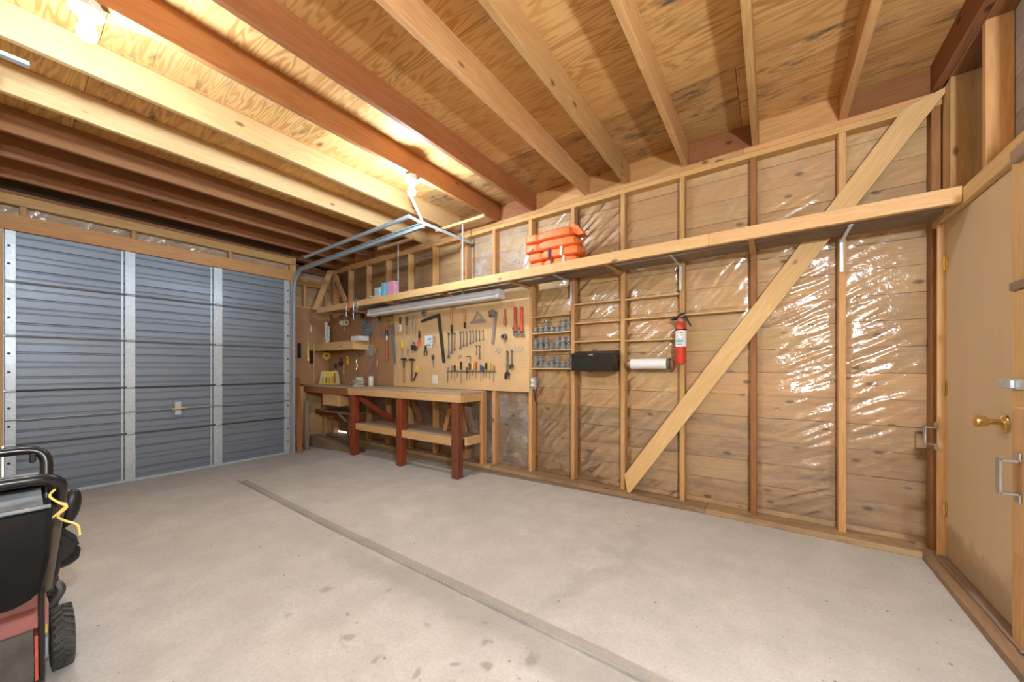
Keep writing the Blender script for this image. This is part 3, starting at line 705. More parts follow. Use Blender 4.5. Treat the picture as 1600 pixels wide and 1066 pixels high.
# ---------------------------------------------------------------- long wall shelf
sh = thing('wall_shelf', 'long wooden shelf running the whole back wall below the ceiling', 'shelf', (-2.5,3.0,2.0))
for a, b in ((-5.75,-.35), (-.35,.80)): board('fascia', (a+.0005,b-.001), (2.85,2.886), (2.002,2.086), M['fir_shelf'], sh)
for a, b in ((-5.75,-2.6), (-2.6,.80)):
    board('shelf_plank', (a+.001,b-.001), (2.888,3.045), (2.035,2.058), M['fir_old'], sh)
    board('shelf_plank', (a+.001,b-.001), (3.095,3.284), (2.035,2.058), M['fir_old'], sh)
for x in (-5.62, -5.13, -4.13, -3.13, -2.13, -1.13, -.125): board('shelf_bearer', (x,x+.035), (2.888,3.284), (2.0045,2.0345), M['fir'], sh)
for x in (-1.614, -.613, .388):
    bm = B(); box(bm, (x-.009,x+.009), (3.282,3.2865), (1.80,2.003)); box(bm, (x-.009,x+.009), (2.92,3.282), (1.998,2.0025))
    mesh('shelf_bracket', bm, M['galv'], sh)

# ---------------------------------------------------------------- fluorescent fixture under the shelf
fl = thing('fluorescent_light', 'long white fluorescent fixture hanging under the wall shelf', 'light fixture', (-3.45,3.07,1.985))
mesh('housing', prism(B(), [(3.02,1.982),(3.12,1.982),(3.125,1.955),(3.10,1.935),(3.04,1.935),(3.015,1.955)], -4.66, -2.315, 'x'), M['bluewhite'], fl)
for y in (3.035, 3.105):
    mesh('lamp_tube', tube(B(), [(-4.63,y,1.912),(-2.36,y,1.912)], .0185, 12), M['tubeglass'], fl, smooth=True)
for x in (-4.655, -2.345):
    mesh('end_cap', box(B(), (x-.012,x+.03), (3.01,3.13), (1.892,1.9345), .004), M['white'], fl)
for x, za in ((-4.04,2.83), (-2.875,2.83)):
    mesh('hanger_rod', tube(B(), [(x,3.07,1.982),(x,3.07,2.80)], .008, 8), M['galv'], fl)
    board('hanger_bar', (x-.43,x+.33), (3.05,3.09), (2.800,2.8325), M['fir_pale'], fl)

# ---------------------------------------------------------------- boards on the wall
o = mesh('pegboard', box(B(), (-4.423,-2.107), (3.287,3.2985), (.892,2.0), .001), M['peg']); tag(origin(o), 'tan perforated pegboard panel above the workbench', 'pegboard')
o = mesh('hardboard_panel', box(B(), (-6.175,-4.425), (3.287,3.2985), (.892,2.0), .001), M['brown_brd']); tag(origin(o), 'dark brown hardboard panel on the back wall left of the pegboard', 'panel')
o = mesh('hardboard_panel', box(B(), (-6.1995,-6.188), (2.72,3.284), (.892,2.134), .001), M['brown_brd']); tag(origin(o), 'dark brown hardboard panel on the short wall beside the garage door', 'panel')

# ---------------------------------------------------------------- workbench
wb = thing('workbench', 'long wooden workbench with red posts and a low shelf', 'workbench', (-4.4,3.05,-.06))
board('bench_top', (-6.185,-4.62), (2.85,3.285), (.866,.888), M['bench'], wb)
board('bench_top', (-4.619,-2.70), (2.85,3.285), (.866,.888), M['bench'], wb)
board('apron', (-6.185,-4.875), (2.852,2.889), (.772,.8655), M['fir_red'], wb)
board('apron', (-4.874,-2.702), (2.85,2.888), (.778,.8655), M['fir_shelf'], wb)
board('end_apron', (-2.738,-2.701), (2.889,3.26), (.778,.8655), M['fir_shelf'], wb)
for x, z, m in ((-4.79,-.069,'redleg'), (-3.755,-.062,'redleg'), (-2.80,-.054,'brownleg')):
    board('leg', (x-.047,x+.047), (2.858,2.95), (z,.7775 if x > -4.8 else .7715), M[m], wb, .006)
board('back_leg', (-2.732,-2.69), (3.20,3.285), (.0405,.865), M['fir'], wb)
board('shelf_rail', (-4.70,-3.81), (2.862,2.898), (.300,.388), M['fir_shelf'], wb)
board('shelf_rail', (-3.70,-2.855), (2.862,2.898), (.300,.388), M['fir_shelf'], wb)
board('shelf_end_rail', (-2.742,-2.704), (2.955,3.199), (.300,.388), M['fir_shelf'], wb)
board('low_shelf', (-4.70,-3.72), (2.899,3.285), (.370,.386), M['bench'], wb)
board('low_shelf', (-3.715,-2.745), (2.952,3.285), (.370,.386), M['bench'], wb)
stick('knee_brace', (-4.70,2.93,.74), (-4.36,3.22,.42), .08, .034, M['redleg'], wb)
stick('knee_brace', (-3.80,3.24,.44), (-4.02,3.26,.84), .08, .034, M['fir_dark'], wb)
board('cross_rail', (-6.19,-4.84), (3.05,3.09), (.395,.475), M['redleg'], wb)
# drawer and loose shelf under the far end
dr = thing('drawer', 'small pale wooden drawer', loc=(-5.3,3.0,.59)); dr.parent = wb; dr.matrix_parent_inverse = wm(wb).inverted()
board('drawer_front', (-5.66,-5.20), (2.90,2.93), (.600,.764), M['fir_shelf'], dr)
board('drawer_side', (-5.235,-5.20), (2.931,3.24), (.600,.764), M['fir'], dr)
board('drawer_side', (-5.66,-5.63), (2.931,3.24), (.600,.764), M['fir'], dr)
board('drawer_bottom', (-5.67,-5.18), (2.895,3.24), (.588,.5995), M['fir_shelf'], dr)
board('drawer_back', (-5.628,-5.237), (3.222,3.24), (.600,.764), M['fir'], dr)
lp = thing('loose_shelf', 'grey plank shelf resting on a red rail under the drawer', 'shelf', (-5.4,3.1,.48))
board('plank', (-5.85,-4.93), (2.93,3.20), (.4765,.49), M['fir_old'], lp)
stick('strut', (-5.30,2.95,.475), (-5.16,2.99,.36), .03, .015, M['fir_old'], lp)
# boards leaning at the end of the bench
for i, (p0, p1, w, m, lb) in enumerate((
    ((-5.73, 2.6, -0.143), (-6.1, 2.72, 1.006), .07, 'fir_red', 'long brown board leaning at the end of the bench nearest the garage door'),
    ((-6.02,2.72,-.135), (-6.16,2.80,.86), .09, 'fir', 'golden offcut board leaning behind the long brown board'),
    ((-5.95,2.80,-.13), (-6.15,2.90,.62), .06, 'fir_old', 'grey weathered stick leaning under the bench end'))):
    s = stick('leaning_board', p0, p1, w, .022, M[m], nrm=(.8,-.6,0)); tag(s, lb, 'board', 'boards leaning by the bench')
s = stick('leaning_pipe', (-5.938, 2.62, -0.185), (-6.096, 2.56, 0.417), .02, .02, M['galv'], nrm=(.8,-.6,0)); tag(s, 'thin grey metal strip leaning against the garage door track', 'metal strip')
# broken concrete ledge under the bench
ce = B(); n = 15
def ce_top(x): return .06-.10*((x+6.19)/1.3)
for i in range(n):
    x0, x1 = -6.19+1.34*i/n, -6.19+1.34*(i+1)/n
    def row(x):
        k = noise.noise(Vector((x*4,1,0)))*.03; t = ce_top(x)+noise.noise(Vector((x*6,5,0)))*.012
        return [(x,2.955+k,fz(x)-.02), (x,2.965+k*1.2,fz(x)+.02), (x,2.96+k*.8,t-.012), (x,2.985+k,t), (x,3.10,t-.005), (x,3.13,t-.05), (x,3.232,t-.055)]
    A, D = [ce.verts.new(p) for p in row(x0)], [ce.verts.new(p) for p in row(x1)]
    for k in range(6): ce.faces.new((A[k], D[k], D[k+1], A[k+1]))
bmesh.ops.remove_doubles(ce, verts=ce.verts, dist=1e-4)
tag(mesh('concrete_ledge', ce, M['concrete_old']), 'broken brown concrete ledge under the far end of the workbench', kind='structure')

# ---------------------------------------------------------------- ledges between the studs
def ledge(x0, x1, z, label, y0=3.296, y1=3.372): return tag(board('wall_ledge', (x0,x1), (y0,y1), (z-.006,z+.006), M['fir_shelf']), label, 'ledge', 'slat ledges between the studs')
sA, sB, sC, sD, sE = stud_l[5], stud_l[4], stud_l[3], stud_l[2], stud_l[1]
ZA = [(-1.855, 3.296, 1.694)[2], (-1.855, 3.296, 1.519)[2], (-1.855, 3.296, 1.337)[2], (-1.855, 3.296, 1.148)[2]]
for z, w in zip(ZA, ('empty topmost ledge above the glass jars', 'ledge carrying the top group of glass jars', 'ledge carrying the middle group of glass jars', 'ledge carrying the bottom group of glass jars')):
    ledge(sA+.041, sB-.001, z, 'narrow wooden '+w)
for z, w in (((-1.335, 3.296, 1.781)[2],'top'), ((-1.335, 3.296, 1.592)[2],'middle'), ((-1.335, 3.296, 1.41)[2],'bottom')):
    ledge(sB+.041, sC-.001, z, w+' narrow wooden ledge in the empty bay above the black box')
for z, w in (((-0.837, 3.296, 1.776)[2],'top'), ((-0.837, 3.296, 1.595)[2],'middle'), ((-0.837, 3.296, 1.399)[2],'bottom')):
    ledge(sC+.041, sD-.001, z, w+' narrow wooden ledge in the bay above the paper towel')
ledge(sD+.041, sE-.03, (-0.349, 3.296, 1.596)[2], 'narrow wooden ledge right of the fire extinguisher ending at the diagonal brace', 3.3, 3.35)

# ---------------------------------------------------------------- glass jars
def jar_mesh():
    bm = B(); lathe(bm, [(.022,0),(.0275,.003),(.0275,.033),(.021,.041),(.021,.047),(.0235,.048),(.0235,.052),(.019,.053)], n=12)
    me = bpy.data.meshes.new('jar'); bmesh.ops.recalc_face_normals(bm, faces=bm.faces); bm.to_mesh(me); bm.free(); me.materials.append(M['glass'])
    me.polygons.foreach_set('use_smooth', [True]*len(me.polygons)); return me
def lid_mesh():
    bm = B(); lathe(bm, [(.0235,.0),(.0245,.002),(.0245,.008),(.022,.009)], n=12)
    me = bpy.data.meshes.new('jar_lid'); bmesh.ops.recalc_face_normals(bm, faces=bm.faces); bm.to_mesh(me); bm.free(); me.materials.append(M['chrome']); return me
def fill_mesh():
    bm = B(); lathe(bm, [(.022,.003),(.025,.005),(.025,.018),(.019,.020)], n=10)
    me = bpy.data.meshes.new('jar_contents'); bmesh.ops.recalc_face_normals(bm, faces=bm.faces); bm.to_mesh(me); bm.free(); me.materials.append(M['steel_dark']); return me
jm, lm, fm = jar_mesh(), lid_mesh(), fill_mesh()
jw = (sB-sA-.041)
rowsj = ((1, 'top', [1]*7, [0,0,1,0,0,1,1]), (2, 'middle', [1]*7, [1,1,1,0,1,1,1]), (3, 'bottom', [1]*7, [1,1,0,1,1,0,1]))
for li, nm, lower, upper in rowsj:
    for lay, row in ((0,lower),(1,upper)):
        cnt = 0; tot = sum(row)
        for k, on in enumerate(row):
            if not on: continue
            x = sA+.041+jw*(k+.5)/7+random.uniform(-.002,.002); z = ZA[li]+.0062+lay*.0630
            lb = 'clear glass jar, %s from the left in the %s layer on the %s jar ledge' % (ORD[cnt], 'lower' if lay == 0 else 'upper', nm); cnt += 1
            t = thing('glass_jar', lb, 'jar', (x,3.330+random.uniform(-.002,.002),z), group='glass jars on the ledges')
            for nme, me, dz in (('jar_body',jm,0), ('lid',lm,.0532)) + ((('contents',fm,0),) if random.random() < .55 else ()):
                o = bpy.data.objects.new(nme, me); C.objects.link(o); o.parent = t; o.location = (0,0,dz)

# ---------------------------------------------------------------- black box, paper towel, extinguisher
bxl, bxr = (-1.529, 3.12, 1.245)[0], (-1.134, 3.12, 1.239)[0]
bt = thing('metal_box', 'black metal box with a slanted lid hung between the studs', 'box', ((bxl+bxr)/2,3.2,1.13))
zb0, zb1 = (-1.325, 3.12, 1.125)[2], (-1.325, 3.12, 1.291)[2]
mesh('box_body', prism(B(), [(3.12,zb0),(3.2965,zb0),(3.2965,zb1+.012),(3.12,zb1-.008)], bxl, bxr, 'x'), M['blackbox'], bt)
mesh('lid', prism(B(), [(3.114,zb1-.03),(3.114,zb1-.006),(3.296,zb1+.026),(3.296,zb1+.0125),(3.1195,zb1-.0075),(3.1195,zb1-.03)], bxl-.004, bxr+.004, 'x'), M['blackbox'], bt)
mesh('lid_tab', box(B(), ((bxl+bxr)/2-.02,(bxl+bxr)/2+.02), (3.109,3.1135), (zb1-.024,zb1-.01)), M['steel'], bt)

x0, x1 = (-1.005, 3.23, 1.194)[0], (-0.707, 3.23, 1.191)[0]; zt = (-0.852, 3.23, 1.19)[2]
pt = thing('paper_towel_holder', 'white paper towel roll on a wooden holder left of the extinguisher', 'paper towel', ((x0+x1)/2,3.23,zt))
mesh('paper_roll', lathe(B(), [(.02,0),(.044,0),(.044,x1-x0),(.02,x1-x0)], (x0,3.235,zt), 'x', 24), M['paper'], pt, smooth=True)
mesh('end_disc', lathe(B(), [(.046,0),(.047,.006),(.046,.024),(.040,.026)], (x1+.001,3.235,zt), 'x', 20), M['greenpad'], pt, smooth=True)
mesh('end_disc', lathe(B(), [(.030,0),(.034,-.012),(.030,-.024)], (x0-.001,3.235,zt), 'x', 16), M['steel'], pt, smooth=True)
mesh('rod', tube(B(), [(x0-.04,3.235,zt),(x1+.05,3.235,zt)], .008), M['steel'], pt)
mesh('arm', prism(B(), [(3.20,zt+.02),(3.27,zt+.03),(3.298,zt-.03),(3.298,zt-.06),(3.22,zt-.025)], x1+.03, x1+.05, 'x'), M['handle_red'], pt)
mesh('arm', prism(B(), [(3.20,zt+.02),(3.27,zt+.03),(3.298,zt-.02),(3.298,zt-.05),(3.22,zt-.02)], x0-.043, x0-.026, 'x'), M['handle_red'], pt)

ex, ez0, ez1 = (-0.601, 3.245, 1.233)[0], (-0.601, 3.245, 1.191)[2], (-0.601, 3.245, 1.533)[2]
fe = thing('fire_extinguisher', 'red fire extinguisher with white label hung on a stud', 'extinguisher', (ex,3.245,ez0))
h = ez1-ez0; r = .0415
mesh('cylinder', lathe(B(), [(r*.85,0),(r,.012),(r,h-.055),(r*.9,h-.03),(r*.55,h-.008),(.018,h)], (ex,3.245,ez0), 'z', 24), M['red'], fe, smooth=True)
def wrap(za, zb, a0, a1, rr, mat, nm, par):
    bm = B(); k = 14; v = []
    for i in range(k+1):
        a = a0+(a1-a0)*i/k
        v.append([bm.verts.new((ex+q*math.sin(a), 3.245-q*math.cos(a), ez0+z)) for q, z in ((rr,za),(rr,zb),(rr-.0008,zb),(rr-.0008,za))])
    for A, D in zip(v, v[1:]):
        for j in range(4): bm.faces.new((A[j], D[j], D[(j+1)%4], A[(j+1)%4]))
    bm.faces.new(v[0]); bm.faces.new(v[-1][::-1])
    return mesh(nm, bm, mat, par, smooth=True)
lb = wrap(h*.40, h*.78, -2.4, 2.4, r+.0012, M['paper'], 'label', fe)
wrap(h*.785, h*.82, -2.4, 2.4, r+.0012, M['black'], 'label_band', fe)
for za, zb, a0, a1, m in ((.50,.56,-.75,.55,'cyan'), (.445,.465,-.5,.4,'steel_dark'), (.58,.592,-.6,.1,'steel_dark'), (.64,.655,-.65,-.4,'red'), (.66,.68,.05,.5,'slate'), (.60,.612,.2,.6,'steel'), (.72,.745,-.1,.5,'slate'), (.73,.74,-.6,-.25,'steel')):
    wrap(h*za, h*zb, a0, a1, r+.0024, M[m], 'label_print', lb)
mesh('valve', lathe(B(), [(.018,0),(.018,.02),(.013,.03)], (ex,3.245,ez0+h), 'z', 12), M['chrome'], fe)
mesh('gauge', lathe(B(), [(.017,0),(.017,-.012),(.014,-.013)], (ex-.004,3.227,ez0+h+.012), 'y', 14), M['redtool'], fe)
mesh('lever', tube(B(), [(ex+.035,3.245,ez0+h+.07),(ex+.0,3.245,ez0+h+.062),(ex-.04,3.245,ez0+h+.035),(ex-.075,3.245,ez0+h+.022)], [.006,.009,.008,.005], 8), M['black'], fe)
mesh('carry_handle', tube(B(), [(ex+.005,3.245,ez0+h+.03),(ex-.04,3.245,ez0+h+.022),(ex-.085,3.245,ez0+h+.02)], [.007,.007,.005], 8), M['black'], fe)
mesh('hose', tube(B(), bent([(ex+.01,3.245,ez0+h+.03),(ex+.03,3.24,ez0+h+.045),(ex+.075,3.24,ez0+h-.04)],.02), .007, 8), M['black'], fe)
mesh('wall_hook', box(B(), (ex-.012,ex+.012), (3.262,3.2985), (ez0+h-.01,ez0+h+.03)), M['steel_dark'], fe)

# ---------------------------------------------------------------- orange life vests and cartons on the shelf
def pad(bm, x, y, z, bend=0, sd=0):
    nx, nc = 12, 16; rings = []
    for i in range(nx+1):
        u = i/nx; e = max(.05, (1-abs(2*u-1)**7)**.45); r = []
        for k in range(nc):
            a = 2*PI*k/nc; c, s = math.cos(a), math.sin(a)
            cy = math.copysign(abs(c)**.42, c); cz = math.copysign(abs(s)**.42, s)
            p = Vector((x[0]+(x[1]-x[0])*u, (y[0]+y[1])/2+cy*e*(y[1]-y[0])/2, (z[0]+z[1])/2+cz*e*(z[1]-z[0])/2+bend*(u-.5)**2*4))
            w = noise.noise(p*14+Vector((sd,0,0)))*.004+noise.noise(p*36+Vector((sd,3,0)))*.0018
            r.append(bm.verts.new(p+Vector((0,cy*w,cz*w))))
        rings.append(r)
    for A, D in zip(rings, rings[1:]):
        for k in range(nc): bm.faces.new((A[k], A[(k+1)%nc], D[(k+1)%nc], D[k]))
    bm.faces.new(rings[0][::-1]); bm.faces.new(rings[-1]); return bm
vz = 2.0585
VL = [(-1.86,-1.35,.088,'bottom orange life vest of the stack with a dark and a white strap',-.03), (-1.885,-1.34,.088,'second orange life vest from the bottom of the stack on the shelf',-.02),
      (-1.925,-1.37,.090,'third orange life vest from the bottom with a folded left flap',0), (-1.93,-1.42,.088,'topmost orange life vest of the stack on the wall shelf',.0)]
for i, (a, b, th, lbl, off) in enumerate(VL):
    t = thing('life_vest', lbl, 'life vest', ((a+b)/2,3.0,vz), (0,0,0), 'orange life vests on the shelf')
    c = a+.14
    mesh('panel', pad(B(), (c-.012,b), (2.893+off*.2,3.12), (vz+.001,vz+th), .0, i*7), M['orange'], t, smooth=True)
    mesh('panel', pad(B(), (a,c+.035), (2.90+off*.2,3.13), (vz+.002,vz+th-.003), -.004, i*7+3), M['orange'], t, smooth=True)
    if i < 2: 
        for xs_, m in ((c+.10,'strap_k'), (c+.22,'strap_w')):
            mesh('strap', box(B(), (xs_,xs_+.022), (2.882+off*.2,2.8895+off*.2), (vz+.004,vz+th-.002)), M[m], t)
    if i == 2: mesh('tie', tube(B(), [(c-.04,2.895,vz+.04),(c-.05,2.885,vz+.024),(c-.08,2.884,vz+.012)], .008, 6), M['strap_w'], t)
    if i == 3: mesh('collar', prism(B(), [(b-.05,vz+.06),(b-.02,vz+.115),(b+.03,vz+.085),(b+.085,vz+.006),(b+.03,vz+.004)], 2.96, 3.06, 'y'), M['orange'], t)
    vz += th+.001
def carton(P0, P1, d, y, mat, name, label, extra=None, nm='carton'):
    x0, x1 = P0[0], P1[0]; z1 = P0[2]; t = thing(name, label, nm, ((x0+x1)/2,y,2.0585))
    mesh('carton_body', box(B(), (x0,x1), (y,y+d), (2.059,z1), .002), mat, t)
    if extra: mesh('print', box(B(), (x0+.1*(x1-x0),x1-.15*(x1-x0)), (y-.0012,y-.0002), (2.11,z1-.02)), extra, t)
    mesh('flap', box(B(), (x0+.002,x1-.002), (y+.004,y+d*.5), (z1+.0002,z1+.002)), mat, t)
carton((-4.087, 2.93, 2.277), (-3.947, 2.93, 2.109), .06, 2.93, M['pink'], 'pink_carton', 'pink patterned carton standing on the far part of the shelf')
carton((-4.204, 2.93, 2.276), (-4.135, 2.93, 2.098), .05, 2.93, M['cyan'], 'blue_carton', 'narrow light blue carton beside the pink carton')
carton((-4.361, 2.93, 2.228), (-4.246, 2.93, 2.094), .06, 2.93, M['printmix'], 'printed_box', 'small blue and white printed box left of the blue carton')
for (px, lb) in (((-4.463, 2.93, 2.145),'small dark bottle left of the printed box on the shelf'), ((-4.404, 2.93, 2.138),'small pale jar touching the printed box on the shelf')):
    t = thing('small_bottle', lb, 'bottle', (px[0],2.95,2.0585)); k = 'dark' in lb
    mesh('bottle_body', lathe(B(), [(.02,0),(.022,.004),(.022,.045),(.010,.058),(.010,.066)], n=12), M['steel_dark' if k else 'plate'], t, True, True)
    mesh('cap', lathe(B(), [(.012,.0665),(.012,.08),(.010,.081)], n=12), M['white' if k else 'yellow'], t, True)

# c-clamps on the shelf edge
def c_clamp(P, label, mat, s=1):
    t = thing('c_clamp', label, 'clamp', (P[0],2.842,P[2]), group='clamps on the shelf edge')
    fr = [(0,0,.055*s),(.055*s,0,.05*s),(.075*s,0,.0),(.055*s,0,-.06*s),(0,0,-.065*s)]
    mesh('frame', tube(B(), bent(fr,.03*s), .010*s, 8), mat, t, True)
    mesh('screw', tube(B(), [(0,0,-.14*s),(0,0,.01*s)], .006*s, 8), M['steel'], t, True)
    mesh('tommy_bar', tube(B(), [(-.03*s,0,-.13*s),(.03*s,0,-.135*s)], .004*s, 6), M['steel'], t, True)
    mesh('swivel_foot', lathe(B(), [(.012*s,.01*s),(.013*s,.018*s),(.010*s,.02*s)], n=10), M['steel'], t, True)
c_clamp((-4.898, 2.842, 2.036), 'red c clamp fixed to the left end of the shelf fascia', M['redtool'], 1.15)
c_clamp((-4.721, 2.842, 2.036), 'grey c clamp beside the red clamp on the shelf fascia', M['steel'], 1.5)
# ---------------------------------------------------------------- hand tools on the boards
YB = 3.2865
def hang(name, label, cat, P0, P1, group=None):
    """a tool hung on the board: its box runs from P0 (upper left) to P1 (lower right); local x right, z down from 0, y out of the wall is negative"""
    t = thing(name, label, cat, ((P0[0]+P1[0])/2, YB, P0[2]), group=group)
    return t, abs(P1[0]-P0[0]), abs(P0[2]-P1[2])
def ring(bm, cx, cz, r, ri, y0, y1, n=14):
    v = [[bm.verts.new((cx+q*math.cos(2*PI*k/n), y, cz+q*math.sin(2*PI*k/n))) for q, y in ((r,y0),(r,y1),(ri,y1),(ri,y0))] for k in range(n)]
    for k in range(n):
        for j in range(4): bm.faces.new((v[k][j], v[(k+1)%n][j], v[(k+1)%n][(j+1)%4], v[k][(j+1)%4]))
    return bm
def peg(t, x=0, z=0): mesh('peg_hook', tube(B(), [(x,0,z),(x,-.03,z),(x,-.034,z+.012)], .0022, 5), M['steel_dark'], t, True)
def wrench(P0, P1, label, group, w=.026):
    t, _, h = hang('combination_wrench', label, 'wrench', P0, P1, group); s = max(.6, min(1.25, h/.2))
    bm = B(); ring(bm, 0, -.012*s, .013*s, .0065*s, -.020, -.010)
    prism(bm, [(-.0045*s,-.022*s), (.0045*s,-.022*s), (.0055*s,-h+.03*s), (-.0055*s,-h+.03*s)], -.018, -.012)
    c = -h+.014*s
    prism(bm, [(-.0055*s,c+.018*s), (-.015*s,c+.006*s), (-.014*s,c-.014*s), (-.007*s,c-.013*s), (-.006*s,c+.002*s), (.003*s,c+.003*s), (.007*s,c-.012*s), (.014*s,c-.010*s), (.015*s,c+.008*s), (.0055*s,c+.018*s)], -.021, -.009)
    mesh('wrench_body', bm, M['steel'], t, True); peg(t, 0, -.006*s)
WP = [((-3.101, 3.286, 1.604),(-3.101, 3.286, 1.384)), ((-3.049, 3.287, 1.601),(-3.049, 3.287, 1.414)), ((-2.997, 3.287, 1.602),(-2.997, 3.287, 1.42)), ((-2.942, 3.286, 1.603),(-2.942, 3.286, 1.441)),
      ((-2.892, 3.286, 1.6),(-2.892, 3.286, 1.45)), ((-2.846, 3.287, 1.597),(-2.846, 3.287, 1.468)), ((-2.796, 3.287, 1.594),(-2.796, 3.287, 1.473)), ((-2.74, 3.286, 1.591),(-2.74, 3.286, 1.478))]
for i, (a, b) in enumerate(WP): wrench(a, b, 'steel combination wrench, %s from the left in the row of eight on the pegboard' % ORD[i], 'row of eight wrenches')
for i, (a, b) in enumerate((((-3.303, 3.286, 1.6),(-3.303, 3.286, 1.277)), ((-3.248, 3.286, 1.597),(-3.248, 3.286, 1.332)), ((-3.201, 3.286, 1.594),(-3.201, 3.286, 1.371)))):
    wrench(a, b, ('longest','middle','shortest')[i]+' of the three large wrenches beside the steel square', 'three large wrenches')
for i, (a, b) in enumerate((((-2.839, 3.286, 1.422),(-2.839, 3.286, 1.308)), ((-2.794, 3.286, 1.42),(-2.794, 3.286, 1.261)))):
    wrench(a, b, ('short','longer')[i]+' wrench of the pair hanging below the row of eight', 'pair of small wrenches')

def adjustable(P0, P1, label):
    t, w, h = hang('adjustable_wrench', label, 'wrench', P0, P1, 'adjustable wrenches'); s = h/.32
    bm = B(); ring(bm, 0, -.014*s, .014*s, .006*s, -.022, -.008)
    prism(bm, [(-.009*s,-.025*s), (.009*s,-.025*s), (.012*s,-h+.075*s), (-.012*s,-h+.075*s)], -.020, -.010); mesh('handle', bm, M['steel'], t, True)
    c = -h
    bm = B(); prism(bm, [(-.012*s,c+.08*s), (-.036*s,c+.055*s), (-.034*s,c+.004*s), (-.016*s,c), (-.014*s,c+.03*s), (.030*s,c+.042*s), (.034*s,c+.060*s), (.012*s,c+.08*s)], -.025, -.005); mesh('fixed_jaw', bm, M['steel_dark'], t, True)
    bm = B(); prism(bm, [(.005*s,c+.04*s), (.010*s,c+.002*s), (.026*s,c+.008*s), (.030*s,c+.041*s)], -.023, -.007); mesh('sliding_jaw', bm, M['steel'], t, True)
    mesh('thumb_screw', lathe(B(), [(.008*s,-.012),(.008*s,.012)], (.004*s,-.015,c+.052*s), 'x', 10), M['steel'], t, True); peg(t, 0, -.008)
adjustable((-2.432, 3.286, 1.346), (-2.344, 3.286, 1.031), 'large adjustable wrench hanging low on the pegboard')
adjustable((-2.357, 3.287, 1.354), (-2.301, 3.287, 1.141), 'smaller adjustable wrench right of the large one')

def pipe_wrench(P0, P1, label, mat):
    t, w, h = hang('pipe_wrench', label, 'pipe wrench', P0, P1, 'pipe wrenches'); s = h/.31
    bm = B(); prism(bm, [(-.011*s,0), (.011*s,0), (.016*s,-.03*s), (.015*s,-h+.09*s), (.022*s,-h+.055*s), (-.020*s,-h+.055*s), (-.013*s,-h+.10*s), (-.015*s,-.03*s)], -.030, -.008); mesh('handle', bm, mat, t, True)
    bm = B(); prism(bm, [(-.030*s,-h+.11*s), (-.018*s,-h+.12*s), (-.016*s,-h+.035*s), (.030*s,-h+.028*s), (.036*s,-h+.010*s), (.010*s,-h), (-.030*s,-h+.008*s)], -.026, -.012); mesh('hook_jaw', bm, M['steel'], t, True)
    mesh('nut', lathe(B(), [(.017*s,-.010),(.017*s,.010)], (-.022*s,-.019,-h+.085*s), 'z', 12), M['steel_dark'], t, True)
    mesh('heel_jaw', box(B(), (-.014*s,.020*s), (-.028,-.010), (-h+.046*s,-h+.056*s)), M['steel_dark'], t, True); peg(t, 0, -.012)
pipe_wrench((-2.309, 3.286, 1.819), (-2.241, 3.286, 1.501), 'dull red pipe wrench at the right end of the pegboard', M['redtool'])
pipe_wrench((-2.233, 3.286, 1.815), (-2.157, 3.286, 1.494), 'bright orange red pipe wrench at the right edge of the pegboard', M['orangetool'])

def screwdriver(P0, P1, label, mat, hf=.45, group=None, r=.011, tilt=0):
    t, w, h = hang('screwdriver', label, 'screwdriver', P0, P1, group); t.rotation_euler[1] = tilt
    q = h*hf
    mesh('handle', lathe(B(), [(r*.55,0),(r*.9,-.004),(r,-q*.3),(r*.8,-q*.7),(r*.95,-q*.85),(r*.5,-q)], (0,-.02,0), 'z', 10), mat, t, True, True)
    mesh('shaft', tube(B(), [(0,-.02,-q),(0,-.02,-h+.008),(0,-.02,-h)], [.0032,.0032,.0022], 6), M['steel_dark'], t, True)
SX = [(701.5,574,598,'slate',.3), (707,571,592,'steel',.35), (712,571,596,'black',.4), (716,569,590,'yellow',.4), (722,565,600,'black',.36), (731,574,594,'steel_dark',.5), (735.4,567,593,'black',.42), (740,568,588,'yellow',.5), (745.2,565,592,'redtool',.45), (753,570,596,'blue',.4), (756.8,573,592,'steel_dark',.5), (761.2,567,590,'black',.45), (766.6,566,592,'yellow',.5), (772.8,571,598,'handle_wood',.35)]
SP = [((-3.312, 3.286, 1.164),(-3.312, 3.286, 0.97)), ((-3.25, 3.286, 1.188),(-3.25, 3.286, 1.02)), ((-3.195, 3.286, 1.188),(-3.195, 3.286, 0.989)), ((-3.151, 3.286, 1.203),(-3.151, 3.286, 1.037)), ((-3.087, 3.286, 1.234),(-3.087, 3.286, 0.959)), ((-2.992, 3.287, 1.163),(-2.992, 3.287, 1.008)), ((-2.946, 3.286, 1.217),(-2.946, 3.286, 1.017)), ((-2.899, 3.286, 1.209),(-2.899, 3.286, 1.056)), ((-2.847, 3.287, 1.232),(-2.847, 3.287, 1.026)), ((-2.77, 3.286, 1.193),(-2.77, 3.286, 0.997)), ((-2.732, 3.286, 1.171),(-2.732, 3.286, 1.028)), ((-2.69, 3.286, 1.215),(-2.69, 3.286, 1.044)), ((-2.638, 3.286, 1.222),(-2.638, 3.286, 1.03)), ((-2.58, 3.286, 1.185),(-2.58, 3.286, 0.987))]
SN = {'slate':'slate grey','steel':'grey','black':'black','yellow':'yellow','steel_dark':'dark grey','redtool':'brownish red','blue':'blue','handle_wood':'wooden'}
for i, (s, (a, b)) in enumerate(zip(SX, SP)):
    screwdriver(a, b, '%s handled driver, %s from the left in the magnetic rack' % (SN[s[3]], ORD[i]), M[s[3]], s[4], 'drivers in the rack', .012)
ra, rb = (-3.352, 3.286, 1.115), (-2.55, 3.286, 1.112)
bm = B(); box(bm, (ra[0],rb[0]), (YB-.013,YB-.001), (ra[2]-.009,ra[2]+.005), .002)
